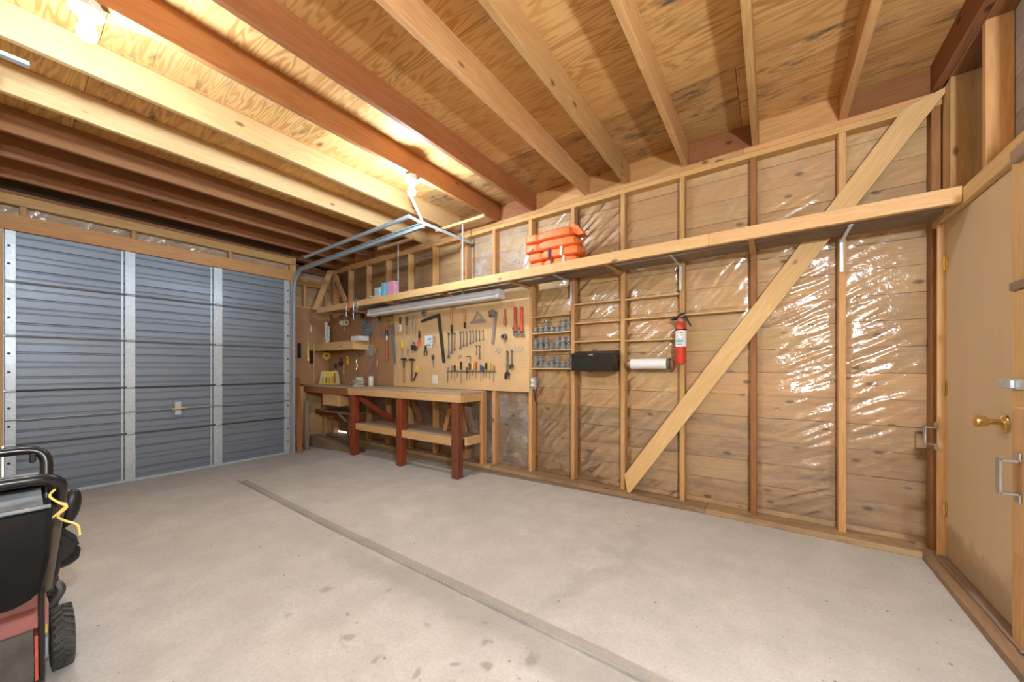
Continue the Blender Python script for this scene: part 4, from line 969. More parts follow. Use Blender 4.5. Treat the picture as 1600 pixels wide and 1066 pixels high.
rk = mesh('driver_rack', bm, M['steel']); tag(origin(rk), 'narrow steel rack holding a row of screwdrivers on the pegboard', 'tool rack')

def hammer(P0, P1, label, hm, gm):
    t, w, h = hang('hammer', label, 'hammer', P0, P1, 'claw hammers')
    bm = B(); tube(bm, [(0,-.03,-.02),(0,-.03,-h*.5),(0,-.03,-h)], [.010,.010,.014], 10); mesh('handle', bm, hm, t, True, True)
    if gm: mesh('grip', tube(B(), [(0,-.03,-.03),(0,-.03,-h*.42)], .0125, 10), gm, t, True, True)
    bm = B(); lathe(bm, [(.016,-.048),(.017,-.040),(.013,-.028),(.015,-.014),(.015,.012)], (0,-.03,-.018), 'x', 12)
    prism(bm, [(.010,-.004), (.030,-.008), (.055,-.030), (.052,-.036), (.028,-.022), (.010,-.030)], -.045, -.033); prism(bm, [(.010,-.004), (.030,-.008), (.055,-.030), (.052,-.036), (.028,-.022), (.010,-.030)], -.027, -.015)
    mesh('head', bm, M['steel_dark'], t, True); peg(t, -.02, -.03)
hammer((-4.219, 3.286, 1.296), (-4.101, 3.287, 0.966), 'claw hammer with black neck and pale wooden handle', M['handle_wood'], M['steel_dark'])
hammer((-4.047, 3.286, 1.289), (-3.94, 3.286, 0.973), 'claw hammer with dark brown handle beside the pale handled one', M['brownleg'], None)

# framing square, speed square, disc
a, b, c = (-3.823, 3.286, 1.776), (-3.473, 3.286, 1.853), (-3.386, 3.286, 1.221)
fs = thing('framing_square', 'large dark steel framing square hung by its corner', 'square', (b[0],YB,b[2]))
mesh('blade', prism(B(), [(-.045,0), (.012,.0), (c[0]-b[0]+.022,c[2]-b[2]), (c[0]-b[0]-.032,c[2]-b[2])], -.012, -.009), M['steel_dark'], fs, True)
mesh('tongue', prism(B(), [(a[0]-b[0],a[2]-b[2]-.016), (-.046,-.045), (-.046,0), (a[0]-b[0]-.004,a[2]-b[2]+.020)], -.012, -.009), M['steel_dark'], fs, True)
k = 22
for i in range(k):
    f = (i+1.5)/(k+2); x = f*(c[0]-b[0]); z = f*(c[2]-b[2]); mesh('scale_mark', box(B(), (x-.002,x+.014), (-.0128,-.0121), (z-.002,z+.002)), M['steel'], fs, True)
peg(fs, -.02, -.015)
a, b = (-2.945, 3.286, 1.83), (-2.701, 3.286, 1.689)
t, w, h = hang('speed_square', 'grey triangular speed square on the pegboard', 'square', a, b)
bm = B(); o3 = [(0,0), (-w*.42,-h+.02), (w*.42,-h+.02)]; i3 = [(0,-h*.30), (-w*.22,-h+.045), (w*.22,-h+.045)]
for k in range(3):
    p = [o3[k], o3[(k+1)%3], i3[(k+1)%3], i3[k]]; prism(bm, p, -.010, -.006)
mesh('triangle', bm, M['alum'], t, True); mesh('fence', box(B(), (-w/2,w/2), (-.022,-.003), (-h,-h+.022), .002), M['alum'], t, True); peg(t, 0, -.02)
P = (-3.769, 3.286, 1.887)
bm = B(); ring(bm, 0, 0, .052, .010, -.010, -.004, 24); t = thing('grinding_disc', 'round grey grinding disc behind the steel square', 'disc', (P[0],YB,P[2])); mesh('disc', bm, M['mauve'], t, True)
mesh('hub', ring(B(), 0, 0, .020, .008, -.0125, -.0102, 16), M['steel'], t, True); peg(t)
# slip-joint monkey wrench
t, w, h = hang('monkey_wrench', 'old grey monkey wrench tilted on the pegboard', 'wrench', (-2.663, 3.286, 1.823), (-2.523, 3.287, 1.439)); 
mesh('handle', prism(B(), [(.028,-.04), (.060,-.045), (.010,-h), (-.022,-h)], -.022, -.010), M['mauve'], t, True)
mesh('jaw', prism(B(), [(-.055,-.015), (.0,-.0), (.062,-.03), (.060,-.075), (.015,-.085), (-.02,-.07), (-.005,-.045), (-.058,-.045)], -.030, -.006), M['steel'], t, True)
mesh('lower_jaw', prism(B(), [(-.05,-.055), (-.012,-.055), (.005,-.085), (-.045,-.082)], -.028, -.008), M['steel_dark'], t, True); peg(t, .045, -.05)
# small red plane handle tool, round plug
t, w, h = hang('wood_rasp', 'short brown red handled rasp left of the pipe wrenches', 'rasp', (-2.446, 3.286, 1.811), (-2.392, 3.287, 1.62))
mesh('handle', lathe(B(), [(.008,0),(.012,-.01),(.009,-h*.4),(.014,-h*.5)], (0,-.02,0), 'z', 10), M['redtool'], t, True, True)
mesh('blade', prism(B(), [(-.018,-h*.5), (.018,-h*.5), (.020,-h*.85), (0,-h), (-.020,-h*.85)], -.028, -.012), M['handle_red'], t, True)
t, w, h = hang('pipe_fitting', 'round grey pipe fitting below the brown red rasp', 'fitting', (-2.459, 3.286, 1.545), (-2.397, 3.286, 1.463))
bm = B(); ring(bm, 0, -h/2, .030, .016, -.045, -.008, 16); mesh('collar', bm, M['steel'], t, True); bm = B(); ring(bm, 0, -h/2, .036, .028, -.02, -.008, 6); mesh('hex_nut', bm, M['steel_dark'], t, True); peg(t, 0, -h/2+.012)
# wooden handled items
for nm, lb, p0, p1, m1, m2 in (('paint_brush','long wooden handled brush hanging over the three large wrenches',(-3.273, 3.286, 1.912),(-3.223, 3.287, 1.595),'handle_wood','steel_dark'),
                              ('wooden_file','wooden handled file right of the long brush under the lamp',(-3.05, 3.286, 1.859),(-3.002, 3.286, 1.637),'handle_wood','steel_dark')):
    t, w, h = hang(nm, lb, nm.split('_')[1], p0, p1)
    mesh('handle', lathe(B(), [(.007,0),(.012,-.01),(.014,-h*.4),(.010,-h*.62),(.013,-h*.7)], (0,-.02,0), 'z', 10), M[m1], t, True, True)
    mesh('tip', prism(B(), [(-.012,-h*.7), (.012,-h*.7), (.018,-h), (-.008,-h)], -.026, -.014), M[m2], t, True); peg(t, 0, -.006)
# pegboard left group
def brushy(P0, P1, label, hm, bmx, name='dusting_brush'):
    t, w, h = hang(name, label, 'brush', P0, P1)
    mesh('handle', lathe(B(), [(.006,0),(.012,-.01),(.013,-h*.35),(.009,-h*.47)], (0,-.02,0), 'z', 10), hm, t, True, True)
    bm = B(); bmesh.ops.create_uvsphere(bm, u_segments=14, v_segments=8, radius=1, matrix=Matrix.Translation((0,-.025,-h*.73)) @ Matrix.Diagonal((w*.5,.018,h*.28,1)))
    mesh('head', bm, bmx, t, True, True); mesh('badge', box(B(), (-.006,.006), (-.0445,-.043), (-h*.78,-h*.68)), M['navy'], t, True); peg(t, 0, -.004)
brushy((-4.297, 3.286, 1.874), (-4.212, 3.286, 1.656), 'black handled pad with an oval white head on the pegboard edge', M['black'], M['white'], 'buffing_pad')
screwdriver((-4.115, 3.286, 1.869), (-4.115, 3.286, 1.619), 'dark green handled pick beside the oval white pad', M['green'], .5, None, .016)
screwdriver((-4.212, 3.286, 1.553), (-4.212, 3.286, 1.31), 'fat yellow handled nut driver above the pale hammer', M['yellow'], .5, None, .022)
screwdriver((-4.088, 3.286, 1.414), (-4.088, 3.286, 1.307), 'tiny slate handled awl above the hammers', M['slate'], .5, None, .009)
t, w, h = hang('hacksaw', 'hacksaw with a thin wire frame and dark grip', 'saw', (-4.02, 3.286, 1.852), (-3.894, 3.286, 1.391))
mesh('frame', tube(B(), bent([(-w*.35,-.02,-h+.05),(-w*.40,-.02,-.10),(w*.12,-.02,-.0),(w*.14,-.02,-h*.62)],.02), .0042, 6), M['steel'], t, True)
mesh('blade', box(B(), (-w*.47,-w*.38), (-.021,-.019), (-h+.05,-h*.33)), M['steel_dark'], t, True)
mesh('grip', prism(B(), [(-w*.45,-h+.09), (-w*.2,-h+.06), (w*.1,-h+.075), (w*.42,-h+.05), (w*.45,-h+.005), (-w*.1,-h), (-w*.42,-h+.02)], -.032, -.008), M['steel_dark'], t, True)
mesh('wing_nut', tube(B(), [(-w*.2,-.02,-h+.07),(0,-.02,-h+.12),(w*.15,-.02,-h+.10)], .006, 6), M['handle_red'], t, True); peg(t, w*.1, -.006)
def pliers(P0, P1, label, mat, jaw=.45):
    t, w, h = hang('pliers', label, 'pliers', P0, P1); j = h*jaw
    mesh('jaw', prism(B(), [(-.006,0), (-.001,0), (-.001,-j), (-.016,-j), (-.018,-j*.7)], -.024, -.012), M['steel_dark'], t, True)
    mesh('jaw', prism(B(), [(.001,0), (.006,0), (.018,-j*.7), (.016,-j), (.001,-j)], -.024, -.012), M['steel_dark'], t, True)
    for s in (-1, 1): mesh('handle', tube(B(), [(s*.006,-.018,-j),(s*.020,-.018,-j*1.3),(s*.026,-.018,-h*.8),(s*.022,-.018,-h)], [.007,.009,.009,.006], 8), mat, t, True, True)
    mesh('pivot', lathe(B(), [(.009,-.029),(.009,-.008)], (0,0,-j*.9), 'y', 10), M['steel'], t, True); peg(t, 0, -j)
pliers((-3.894, 3.286, 1.655), (-3.811, 3.286, 1.431), 'needle nose pliers with orange handles on the pegboard', M['orangetool'])
t, w, h = hang('blister_pack', 'white and blue blister pack hanging right of the orange pliers', 'package', (-3.754, 3.286, 1.583), (-3.617, 3.286, 1.421))
mesh('card', box(B(), (-w/2,w/2), (-.006,-.002), (-h,0)), M['paper'], t, True)
for z0, z1, x0, x1, m in ((-.06,-.035,-.1,.4,'cyan'), (-h+.02,-h+.035,-.4,.4,'cyan'), (-.115,-.08,-.25,.05,'cyan'), (-.10,-.085,.15,.4,'slate')): mesh('print', box(B(), (x0*w,x1*w), (-.0072,-.0062), (z0,z1)), M[m], t, True)
mesh('blister', box(B(), (-w*.2,w*.3), (-.022,-.0075), (-h*.72,-h*.4), .004), M['white'], t, True)
pliers((-3.76, 3.286, 1.455), (-3.697, 3.286, 1.317), 'small dark pliers under the white and blue pack', M['steel_dark'], .4)
t, w, h = hang('divider', 'thin steel divider compass left of the framing square', 'compass', (-3.599, 3.287, 1.558), (-3.521, 3.286, 1.413))
for s in (-1, 1): mesh('arm', tube(B(), [(0,-.015,0),(s*w*.45,-.015,-h)], [.005,.0025], 6), M['mauve'], t, True)
mesh('joint', lathe(B(), [(.008,-.022),(.008,-.008)], (0,0,-.004), 'y', 10), M['steel'], t, True); peg(t, 0, -.01)
t, w, h = hang('putty_knife', 'yellow handled scraper hanging tilted right of the hammers', 'scraper', (-3.94, 3.286, 1.174), (-3.823, 3.286, 0.958)); t.rotation_euler[1] = .45
mesh('handle', prism(B(), [(-.02,0), (.028,0), (.032,-h*.35), (-.012,-h*.38)], -.03, -.008), M['yellowp'], t, True)
mesh('blade', prism(B(), [(-.008,-h*.38), (.022,-h*.36), (.012,-h), (-.004,-h)], -.018, -.014), M['steel_dark'], t, True); mesh('rivet', lathe(B(), [(.006,-.033),(.006,-.0305)], (.008,0,-h*.2), 'y', 8), M['steel'], t, True)
t, w, h = hang('countersink', 'small dark hooked bit hanging alone above the outlet plate', 'bit', (-3.617, 3.286, 1.324), (-3.551, 3.286, 1.156))
mesh('bit_head', lathe(B(), [(.018,0),(.020,-.02),(.012,-.045),(.008,-.06)], (0,-.022,0), 'z', 10), M['steel_dark'], t, True); mesh('bit_shank', tube(B(), [(0,-.022,-.06),(.015,-.02,-h)], [.006,.003], 6), M['steel_dark'], t, True); peg(t, 0, -.004)
t, w, h = hang('hex_key', 'bent dark hex key above the driver rack', 'hex key', (-3.018, 3.286, 1.296), (-2.94, 3.286, 1.233)); mesh('key_rod', tube(B(), bent([(-w/2,-.012,-.01),(w/2,-.012,0),(w/2,-.012,-h)],.012), .0032, 6), M['steel_dark'], t, True); peg(t, w*.3, -.006)
t, w, h = hang('hex_key', 'short red hex key above the left part of the driver rack', 'hex key', (-3.141, 3.287, 1.306), (-3.081, 3.286, 1.266)); mesh('key_rod', tube(B(), bent([(-w/2,-.012,-h),(w*.2,-.012,0),(w/2,-.012,-.004)],.012), .0035, 6), M['redtool'], t, True); peg(t, w*.2, -.005)
for i, P in enumerate(((-2.541, 3.286, 1.367), (-2.495, 3.286, 1.358), (-2.296, 3.287, 1.367), (-2.245, 3.286, 1.365), (-2.195, 3.286, 1.367))):
    bm = B(); tube(bm, bent([(0,0,.012),(0,-.012,.012),(0,-.012,-.03),(0,-.035,-.036),(0,-.04,-.015)],.008), .003, 6); box(bm, (-.006,.006), (-.004,-.0005), (-.005,.022))
    o = mesh('peg_hook', bm, M['galv']); o.location = (P[0],YB,P[2]); tag(o, 'empty wire peg hook, %s from the left beside the adjustable wrenches' % ORD[i], 'hook', 'empty peg hooks')
# electrical plates
P = (-3.563, 3.286, 1.006); t = thing('outlet_plate', 'ivory outlet plate low on the pegboard', 'outlet', (P[0],YB,P[2]))
mesh('plate', box(B(), (-.05,.05), (-.008,-.0005), (-.058,.058), .003), M['plate'], t, True)
for z in (-.024, .024): mesh('receptacle', box(B(), (-.018,.018), (-.011,-.0082), (z-.015,z+.015), .003), M['cyan'] if z > 9 else M['white'], t, True)
P = (-2.045, 3.25, 1); t = thing('outlet_box', 'grey steel outlet box on the stud right of the pegboard', 'outlet', (P[0],YS,P[2]))
mesh('box_body', box(B(), (-.032,.032), (-.05,-.0005), (-.055,.055), .008), M['outlet_grey'], t, True)
for z in (-.024, .024): mesh('receptacle', lathe(B(), [(.019,-.0535),(.020,-.0505)], (0,0,z), 'y', 14), M['white'], t, True)
mesh('clamp', box(B(), (-.015,.015), (-.03,-.006), (-.069,-.0555)), M['galv'], t, True)
mesh('cable', tube(B(), [(0,-.02,-.069),(.004,-.012,-.12),(.012,-.006,-.2)], .006, 6), M['black'], t, True)

# ---------------------------------------------------------------- tools on the brown hardboard
P = (-5.176, 3.286, 1.961); t = thing('caster_wheel', 'small black caster wheel hung high on the brown board', 'wheel', (P[0],YB,P[2])); bm = B(); ring(bm, 0, 0, .042, .012, -.03, -.006, 20); mesh('tyre', bm, M['black'], t, True, True); bm = B(); ring(bm, 0, 0, .014, .005, -.034, -.004, 12); mesh('hub', bm, M['steel'], t, True); peg(t)
t, w, h = hang('tool_pouch', 'slate grey canvas tool pouch below the black caster wheel', 'pouch', (-5.176, 3.286, 1.906), (-4.94, 3.286, 1.625))
mesh('pouch_body', prism(B(), [(-w*.42,-.02), (-w*.05,-.03), (.02,-.075), (w*.4,-.07), (w*.5,-h*.8), (w*.3,-h*.93), (-w*.42,-h)], -.045, -.003), M['slate'], t, True)
mesh('pocket', box(B(), (-w*.3,w*.2), (-.058,-.0455), (-h*.85,-h*.5), .006), M['slate'], t, True); mesh('belt_loop', box(B(), (w*.05,w*.3), (-.012,-.002), (-.07,0), .003), M['handle_red'], t, True)
t = mesh('steel_strip', prism(B(), [(-.03,0), (.03,-.006), (.026,-.20), (-.014,-.205)], -.008, -.003), M['mauve']); P = (-4.899, 3.286, 1.933); t.location = (P[0],YB,P[2]); tag(t, 'narrow mauve grey steel strip right of the tool pouch', 'strip')
t, w, h = hang('keyhole_saw', 'thin keyhole saw half hidden under the lamp', 'saw', (-4.771, 3.286, 1.922), (-4.669, 3.286, 1.592)); mesh('blade', prism(B(), [(-.04,-.06), (-.01,-.06), (.042,-h), (.030,-h)], -.008, -.005), M['mauve'], t, True); mesh('handle', prism(B(), [(-.06,0), (-.02,0), (-.005,-.065), (-.045,-.065)], -.02, -.003), M['brownleg'], t, True); peg(t, -.035, -.02)
a, b = (-4.623, 3.286, 1.891), (-4.369, 3.286, 1.203)
t, w, h = hang('hand_saw', 'large hand saw with a wooden handle under the lamp', 'saw', a, b)
mesh('blade', prism(B(), [(-w*.06,-h*.18), (w*.36,-h*.16), (w*.52,-h*.97), (w*.40,-h)], -.010, -.007), M['steel'], t, True)
bm = B(); o4 = [(-w*.5,-.0), (w*.28,-.005), (w*.36,-h*.15), (w*.05,-h*.2), (-w*.38,-h*.22), (-w*.46,-h*.1)]; i4 = [(-w*.26,-.045), (w*.08,-.045), (w*.12,-h*.10), (w*.0,-h*.12), (-w*.18,-h*.13), (-w*.24,-h*.09)]
for k in range(6): prism(bm, [o4[k], o4[(k+1)%6], i4[(k+1)%6], i4[k]], -.022, -.002)
mesh('handle', bm, M['handle_wood'], t, True)
for x, z in ((.15,-.10), (.0,-.165)): mesh('handle_bolt', lathe(B(), [(.008,-.0245),(.008,-.0222)], (w*x,0,h*z), 'y', 10), M['brass'], t, True)
peg(t, -w*.05, -.05)
t, w, h = hang('mallet', 'reddish handled mallet hanging in front of the hand saw', 'mallet', (-4.599, 3.275, 1.71), (-4.486, 3.275, 1.277)); t.location[1] = YB-.012
mesh('handle', lathe(B(), [(.010,-h*.35),(.016,-h*.55),(.020,-h*.9),(.015,-h)], (0,-.02,0), 'z', 10), M['handle_red'], t, True, True)
mesh('ferrule', lathe(B(), [(.012,-h*.2),(.014,-h*.30),(.010,-h*.36)], (0,-.02,0), 'z', 10), M['plate'], t, True, True); mesh('head', box(B(), (-.03,.01), (-.035,-.004), (-h*.2,0), .005), M['steel_dark'], t, True)
t, w, h = hang('wrench_pouch', 'grey rolled pouch of small wrenches below the tool pouch', 'tool set', (-5.116, 3.287, 1.505), (-4.916, 3.286, 1.322))
mesh('sleeve', prism(B(), [(-w*.45,-.01), (w*.5,0), (w*.5,-h*.95), (-w*.15,-h)], -.012, -.002), M['outlet_grey'], t, True)
for i, x in enumerate((-.3,-.1,.1,.3)): 
    bm = B(); ring(bm, x*w, -.03, .014, .007, -.024, -.014, 10); prism(bm, [(x*w-.006,-.04), (x*w+.006,-.04), (x*w+.016,-h*.85), (x*w+.004,-h*.85)], -.022, -.014); mesh('small_wrench', bm, M['steel' if i % 2 else 'chrome'], t, True)
def chisel(P0, P1, label, tilt, blade, nm='chisel'):
    t, w, h = hang(nm, label, nm, P0, P1); t.rotation_euler[1] = tilt
    mesh('handle', lathe(B(), [(.010,0),(.015,-.01),(.016,-h*.3),(.010,-h*.42)], (0,-.024,0), 'z', 10), M['handle_wood'], t, True, True)
    mesh('blade', prism(B(), [(-blade*.4,-h*.42), (blade*.4,-h*.42), (blade,-h*.9), (-blade,-h)], -.028, -.020), M['mauve'], t, True); peg(t, 0, -.03)
chisel((-4.811, 3.286, 1.474), (-4.811, 3.286, 1.071), 'wide chisel with a pale wooden handle tilted on the brown board', .42, .026)
chisel((-4.779, 3.286, 1.272), (-4.779, 3.286, 1.033), 'narrow gouge with a pale wooden handle beside the wide chisel', .05, .012, 'gouge')
P = (-5.325, 3.286, 1.37); t = thing('chain', 'thin silver chain hanging above the vise', 'chain', (P[0],YB,P[2]))
for i in range(9):
    bm = B(); tube(bm, [((.014 if i % 2 else .007)*math.cos(a)+.012*math.sin(i*1.3), -.02-(.0 if i % 2 else .010*math.cos(a)), -.03*i-.022*math.sin(a)) for a in [2*PI*k/8 for k in range(8)]], .0045, 5, True); mesh('link', bm, M['chrome'], t, True)
peg(t, 0, .015)
t, w, h = hang('utility_knife', 'small yellow utility knife left of the silver chain', 'knife', (-5.645, 3.286, 1.356), (-5.57, 3.286, 1.204)); mesh('grip', prism(B(), [(-.016,0), (.016,-.004), (.020,-h*.8), (.006,-h), (-.014,-h*.9)], -.026, -.004), M['yellow'], t, True); mesh('slider', box(B(), (-.004,.004), (-.030,-.0265), (-h*.5,-h*.3)), M['black'], t, True)
t, w, h = hang('putty_knife', 'putty knife with navy handle and white blade near the corner', 'scraper', (-6.018, 3.286, 1.234), (-5.898, 3.286, 1.019)); mesh('handle', lathe(B(), [(.008,0),(.016,-.01),(.012,-h*.45)], (0,-.02,0), 'z', 10), M['navy'], t, True, True); mesh('blade', prism(B(), [(-.012,-h*.45), (.012,-h*.45), (.032,-h*.6), (.032,-h), (-.032,-h), (-.032,-h*.6)], -.022, -.019), M['plate'], t, True)
brushy((-5.858, 3.286, 1.329), (-5.722, 3.286, 1.189), 'round navy scrub brush right of the navy putty knife', M['navy'], M['navy'], 'scrub_brush')
t, w, h = hang('paint_stick', 'thin pale stick hanging below the round navy brush', 'stick', (-5.751, 3.286, 1.232), (-5.703, 3.286, 1.063)); mesh('stick_body', prism(B(), [(-.01,0), (.01,0), (.012,-h), (-.012,-h)], -.012, -.004), M['plate'], t, True); mesh('stick_eye', ring(B(), 0, -.008, .006, .003, -.016, -.0125, 8), M['steel'], t, True)
# rod with tape rolls
P = (-5.722, 3.286, 2.001); t = thing('tape_hanger', 'two pale tape rolls hung on a pin left of the tool pouch', 'tape', (P[0],YB,P[2]))
mesh('strip', box(B(), (-.008,.008), (-.010,-.001), (-.23,0), .002), M['plate'], t, True)
for x, m in ((.03,'paper'), (.105,'plate')):
    bm = B()
    n_ = 18; v = [[bm.verts.new((x+u, -.06+q*math.cos(2*PI*k/n_), -.115+q*math.sin(2*PI*k/n_))) for u, q in ((0,.046),(.06,.046),(.06,.028),(0,.028))] for k in range(n_)]
    for k in range(n_):
        for j in range(4): bm.faces.new((v[k][j], v[(k+1)%n_][j], v[(k+1)%n_][(j+1)%4], v[k][(j+1)%4]))
    mesh('tape_roll', bm, M[m], t, True, True)
mesh('pin', tube(B(), [(-.005,-.06,-.115),(.20,-.06,-.115)], .008, 8), M['handle_red'], t, True); mesh('pin_bracket', tube(B(), [(0,-.01,-.115),(0,-.06,-.115)], .006, 6), M['steel'], t, True)

# ---------------------------------------------------------------- corner shelf and what stands on it
cz = (-5.587, 3.02, 1.548)[2]
cs = thing('corner_shelf', 'small pale wooden corner shelf above the yellow bit rack', 'shelf', (-5.9,3.1,cz))
xa, xb = -6.185, (-5.017, 3.02, 1.487)[0]
board('shelf_front', (xa,xb), (3.02,3.04), (cz-.115,cz-.002), M['fir_shelf'], cs); board('shelf_top', (xa,xb+.02), (3.015,3.285), (cz-.0015,cz+.012), M['fir_shelf'], cs)
board('shelf_end', (xb-.03,xb-.01), (3.041,3.284), (cz-.115,cz-.002), M['fir_shelf'], cs); board('post', (xa,xa+.028), (3.005,3.0195), (.89,cz-.002), M['fir_shelf'], cs)
for i, (x, hh, m, lb) in enumerate(((-6.10,.37,'white','tall white metal rail standing on the corner shelf'), (-6.03,.29,'alum','shorter grey rail leaning beside the tall white rail'))):
    t = thing('metal_rail', lb, 'rail', (x,3.20,cz+.0125)); mesh('web', box(B(), (-.022,.022), (-.006,.0), (0,hh), .001), M[m], t, True); mesh('flange', box(B(), (-.022,-.017), (-.03,-.0065), (0,hh)), M[m], t, True)
    for k in range(4): mesh('slot', box(B(), (-.004,.004), (-.0075,-.0062), (hh*(.1+.25*k),hh*(.1+.25*k)+.02)), M['black'], t, True)
t = thing('tape_dispenser', 'round pale roll with a green core on the corner shelf', 'tape', (-5.92,3.09,cz+.0125)); bm = B(); ring(bm, 0, .042, .042, .020, -.025, .025, 18); mesh('roll', bm, M['plate'], t, True, True); bm = B(); ring(bm, 0, .042, .0195, .012, -.027, .027, 14); mesh('core', bm, M['green'], t, True, True)
for i, lb in enumerate(('lower white box of the pair on the corner shelf', 'upper white box of the pair on the corner shelf')):
    t = thing('white_box', lb, 'box', (xb+.0,3.13,cz+.0125+i*.035), group='white boxes on the corner shelf'); mesh('tray', box(B(), (-.11,.10), (-.08,.08), (0,.026), .002), M['bluewhite'], t, True); mesh('lid', box(B(), (-.113,.103), (-.083,.083), (.0262,.034), .002), M['white'], t, True)

# ---------------------------------------------------------------- items on the side panel beside the garage door
XB = -6.187
def side(name, label, cat, P): return thing(name, label, cat, (XB,P[1],P[2]), (0,0,PI/2))
def sz(P0, P1): return abs(P1[1]-P0[1]), abs(P0[2]-P1[2])
a, b = (-6.187, 2.788, 1.559), (-6.187, 2.837, 1.318); t = side('sanding_block', 'long black sanding block hanging on the side panel', 'sanding block', a); w, h = sz(a,b)
mesh('block', box(B(), (-.024,.024), (-.03,-.001), (-h,0), .010), M['black'], t, True); mesh('clip', lathe(B(), [(.006,-.033),(.006,-.0305)], (0,0,-h*.5), 'y', 8), M['steel'], t, True)
a, b = (-6.187, 2.922, 1.577), (-6.187, 2.922, 1.263); t = side('pry_bar', 'yellow handled pry bar on the side panel', 'pry bar', a); w, h = sz(a,b)
mesh('grip', tube(B(), [(.0,-.02,0),(-.004,-.02,-h*.5),(.002,-.02,-h)], [.010,.016,.015], 8), M['yellow'], t, True, True); mesh('end_band', tube(B(), [(.002,-.02,-h*.82),(.002,-.02,-h*.95)], .0175, 8), M['plate'], t, True); mesh('shank', tube(B(), [(.0,-.02,0),(.004,-.018,.20)], .003, 6), M['steel'], t, True)
a, b = (-6.187, 2.978, 1.443), (-6.187, 2.978, 1.232); t = side('rubber_float', 'black rubber float right of the yellow pry bar', 'float', a); w, h = sz(a,b)
mesh('pad', box(B(), (-.026,.026), (-.022,-.001), (-h,0), .006), M['black'], t, True); mesh('stem', tube(B(), [(.0,-.012,0),(-.006,-.01,.28)], .0025, 6), M['steel'], t, True)
a, b = (-6.187, 2.973, 1.855), (-6.187, 2.973, 1.749); t = side('wooden_dowel', 'short pale dowel high on the side panel', 'dowel', a); w, h = sz(a,b); mesh('dowel_body', tube(B(), [(0,-.012,0),(0,-.012,-h)], .009, 8), M['plate'], t, True); mesh('pin', tube(B(), [(0,0,-.01),(0,-.02,-.01)], .003, 6), M['steel'], t, True)
a, b = (-6.187, 3.103, 1.48), (-6.187, 3.103, 1.341); t = side('white_brush', 'slim white bottle brush on the side panel', 'brush', a); w, h = sz(a,b); mesh('brush_body', tube(B(), [(0,-.012,0),(0,-.012,-h*.3),(0,-.012,-h)], [.003,.008,.008], 8), M['mauve'], t, True); mesh('loop', ring(B(), 0, .008, .008, .005, -.014, -.010, 10), M['steel'], t, True)
a, b = (-6.187, 3.157, 1.439), (-6.187, 3.288, 1.29); t = side('tape_reel', 'round yellow tape reel hanging beside the corner shelf post', 'reel', (-6.187, 3.217, 1.365))
bm = B(); ring(bm, 0, 0, .062, .018, -.035, -.006, 22); mesh('reel', bm, M['yellow'], t, True, True); bm = B(); ring(bm, 0, 0, .066, .050, -.039, -.0355, 22); mesh('rim', bm, M['yellowp'], t, True, True); mesh('crank', box(B(), (-.015,.02), (-.05,-.0395), (.05,.10), .003), M['brownleg'], t, True); mesh('axle', lathe(B(), [(.016,-.045),(.016,-.001)], (0,0,0), 'y', 10), M['black'], t, True)

# ---------------------------------------------------------------- on the bench: bit rack and vise
a, b = (-6.671, 3.2, 1.181), (-5.98, 3.2, 0.923)
br = thing('bit_rack', 'yellow rack of colourful drill bits and pencils standing at the far end of the bench', 'rack', (-5.9,3.15,.8885), (0,0,.55))
w = .30; h = .215
mesh('back_plate', prism(B(), [(-w*.40,h), (w*.40,h), (w*.5,0), (-w*.5,0)], .0, .012), M['yellowp'], br, True)
mesh('front_strip', box(B(), (-w*.5,w*.5), (-.05,.0), (0,.02), .002), M['yellow'], br, True)
for s in (-1, 1): mesh('side', prism(B(), [(s*w*.40,h), (s*w*.43,h), (s*w*.53,0), (s*w*.5,0)], -.05, .012), M['plate'], br, True)
for i in range(9):
    x = (-.4+.1*i)*w; hh = (.10,.14,.11,.155,.10,.16,.12,.17,.11)[i]
    mesh('bit', tube(B(), [(x,-.022,.02),(x*.92,-.022,hh),(x*.9,-.022,hh+.018)], [.006,.006,.002], 6), M[('orangetool','plate','green','yellow','redtool','yellowp','orangetool','black','yellow')[i]], br, True)
P = (-4.835, 2.93, 0.91); vx = P[0]
vi = thing('bench_vise', 'sage green bench vise standing near the bench edge', 'vise', (vx,2.99,.8885), (0,0,-.25))
mesh('base', lathe(B(), [(.09,0),(.09,.012),(.065,.03),(.05,.05)], n=18), M['vise'], vi, True, True)
mesh('body', prism(B(), [(-.055,.045), (.10,.045), (.11,.075), (.06,.10), (.05,.135), (.012,.135), (.005,.10), (-.045,.08)], -.045, .045), M['vise'], vi, True)
mesh('sliding_jaw', prism(B(), [(-.16,.05), (-.06,.05), (-.06,.085), (-.02,.10), (-.012,.135), (-.055,.135), (-.075,.10), (-.16,.085)], -.042, .042), M['vise'], vi, True)
for x0, x1 in ((.004,.012), (-.012,-.004)): mesh('jaw_plate', box(B(), (x0,x1), (-.05,.05), (.105,.136)), M['steel'], vi, True)
mesh('screw', tube(B(), [(-.22,0,.066),(-.14,0,.066)], .012, 10), M['steel'], vi, True); mesh('handle', tube(B(), [(-.21,-.07,.02),(-.21,.06,.12)], .006, 8), M['chrome'], vi, True)
mesh('anvil', box(B(), (.062,.135), (-.035,.035), (.08,.10), .004), M['vise'], vi, True)
for s in (-1, 1): mesh('base_bolt', lathe(B(), [(.012,.0125),(.012,.022)], (.05*s,-.055,0), 'z', 6), M['steel_dark'], vi, True)
t = thing('paint_can', 'small cream can behind the vise', 'can', (vx+.03,3.17,.8885)); mesh('can_body', lathe(B(), [(.036,0),(.038,.003),(.038,.135),(.036,.138)], n=16), M['plate'], t, True, True); mesh('lid', lathe(B(), [(.039,.1385),(.039,.146),(.030,.147)], n=16), M['alum'], t, True, True)

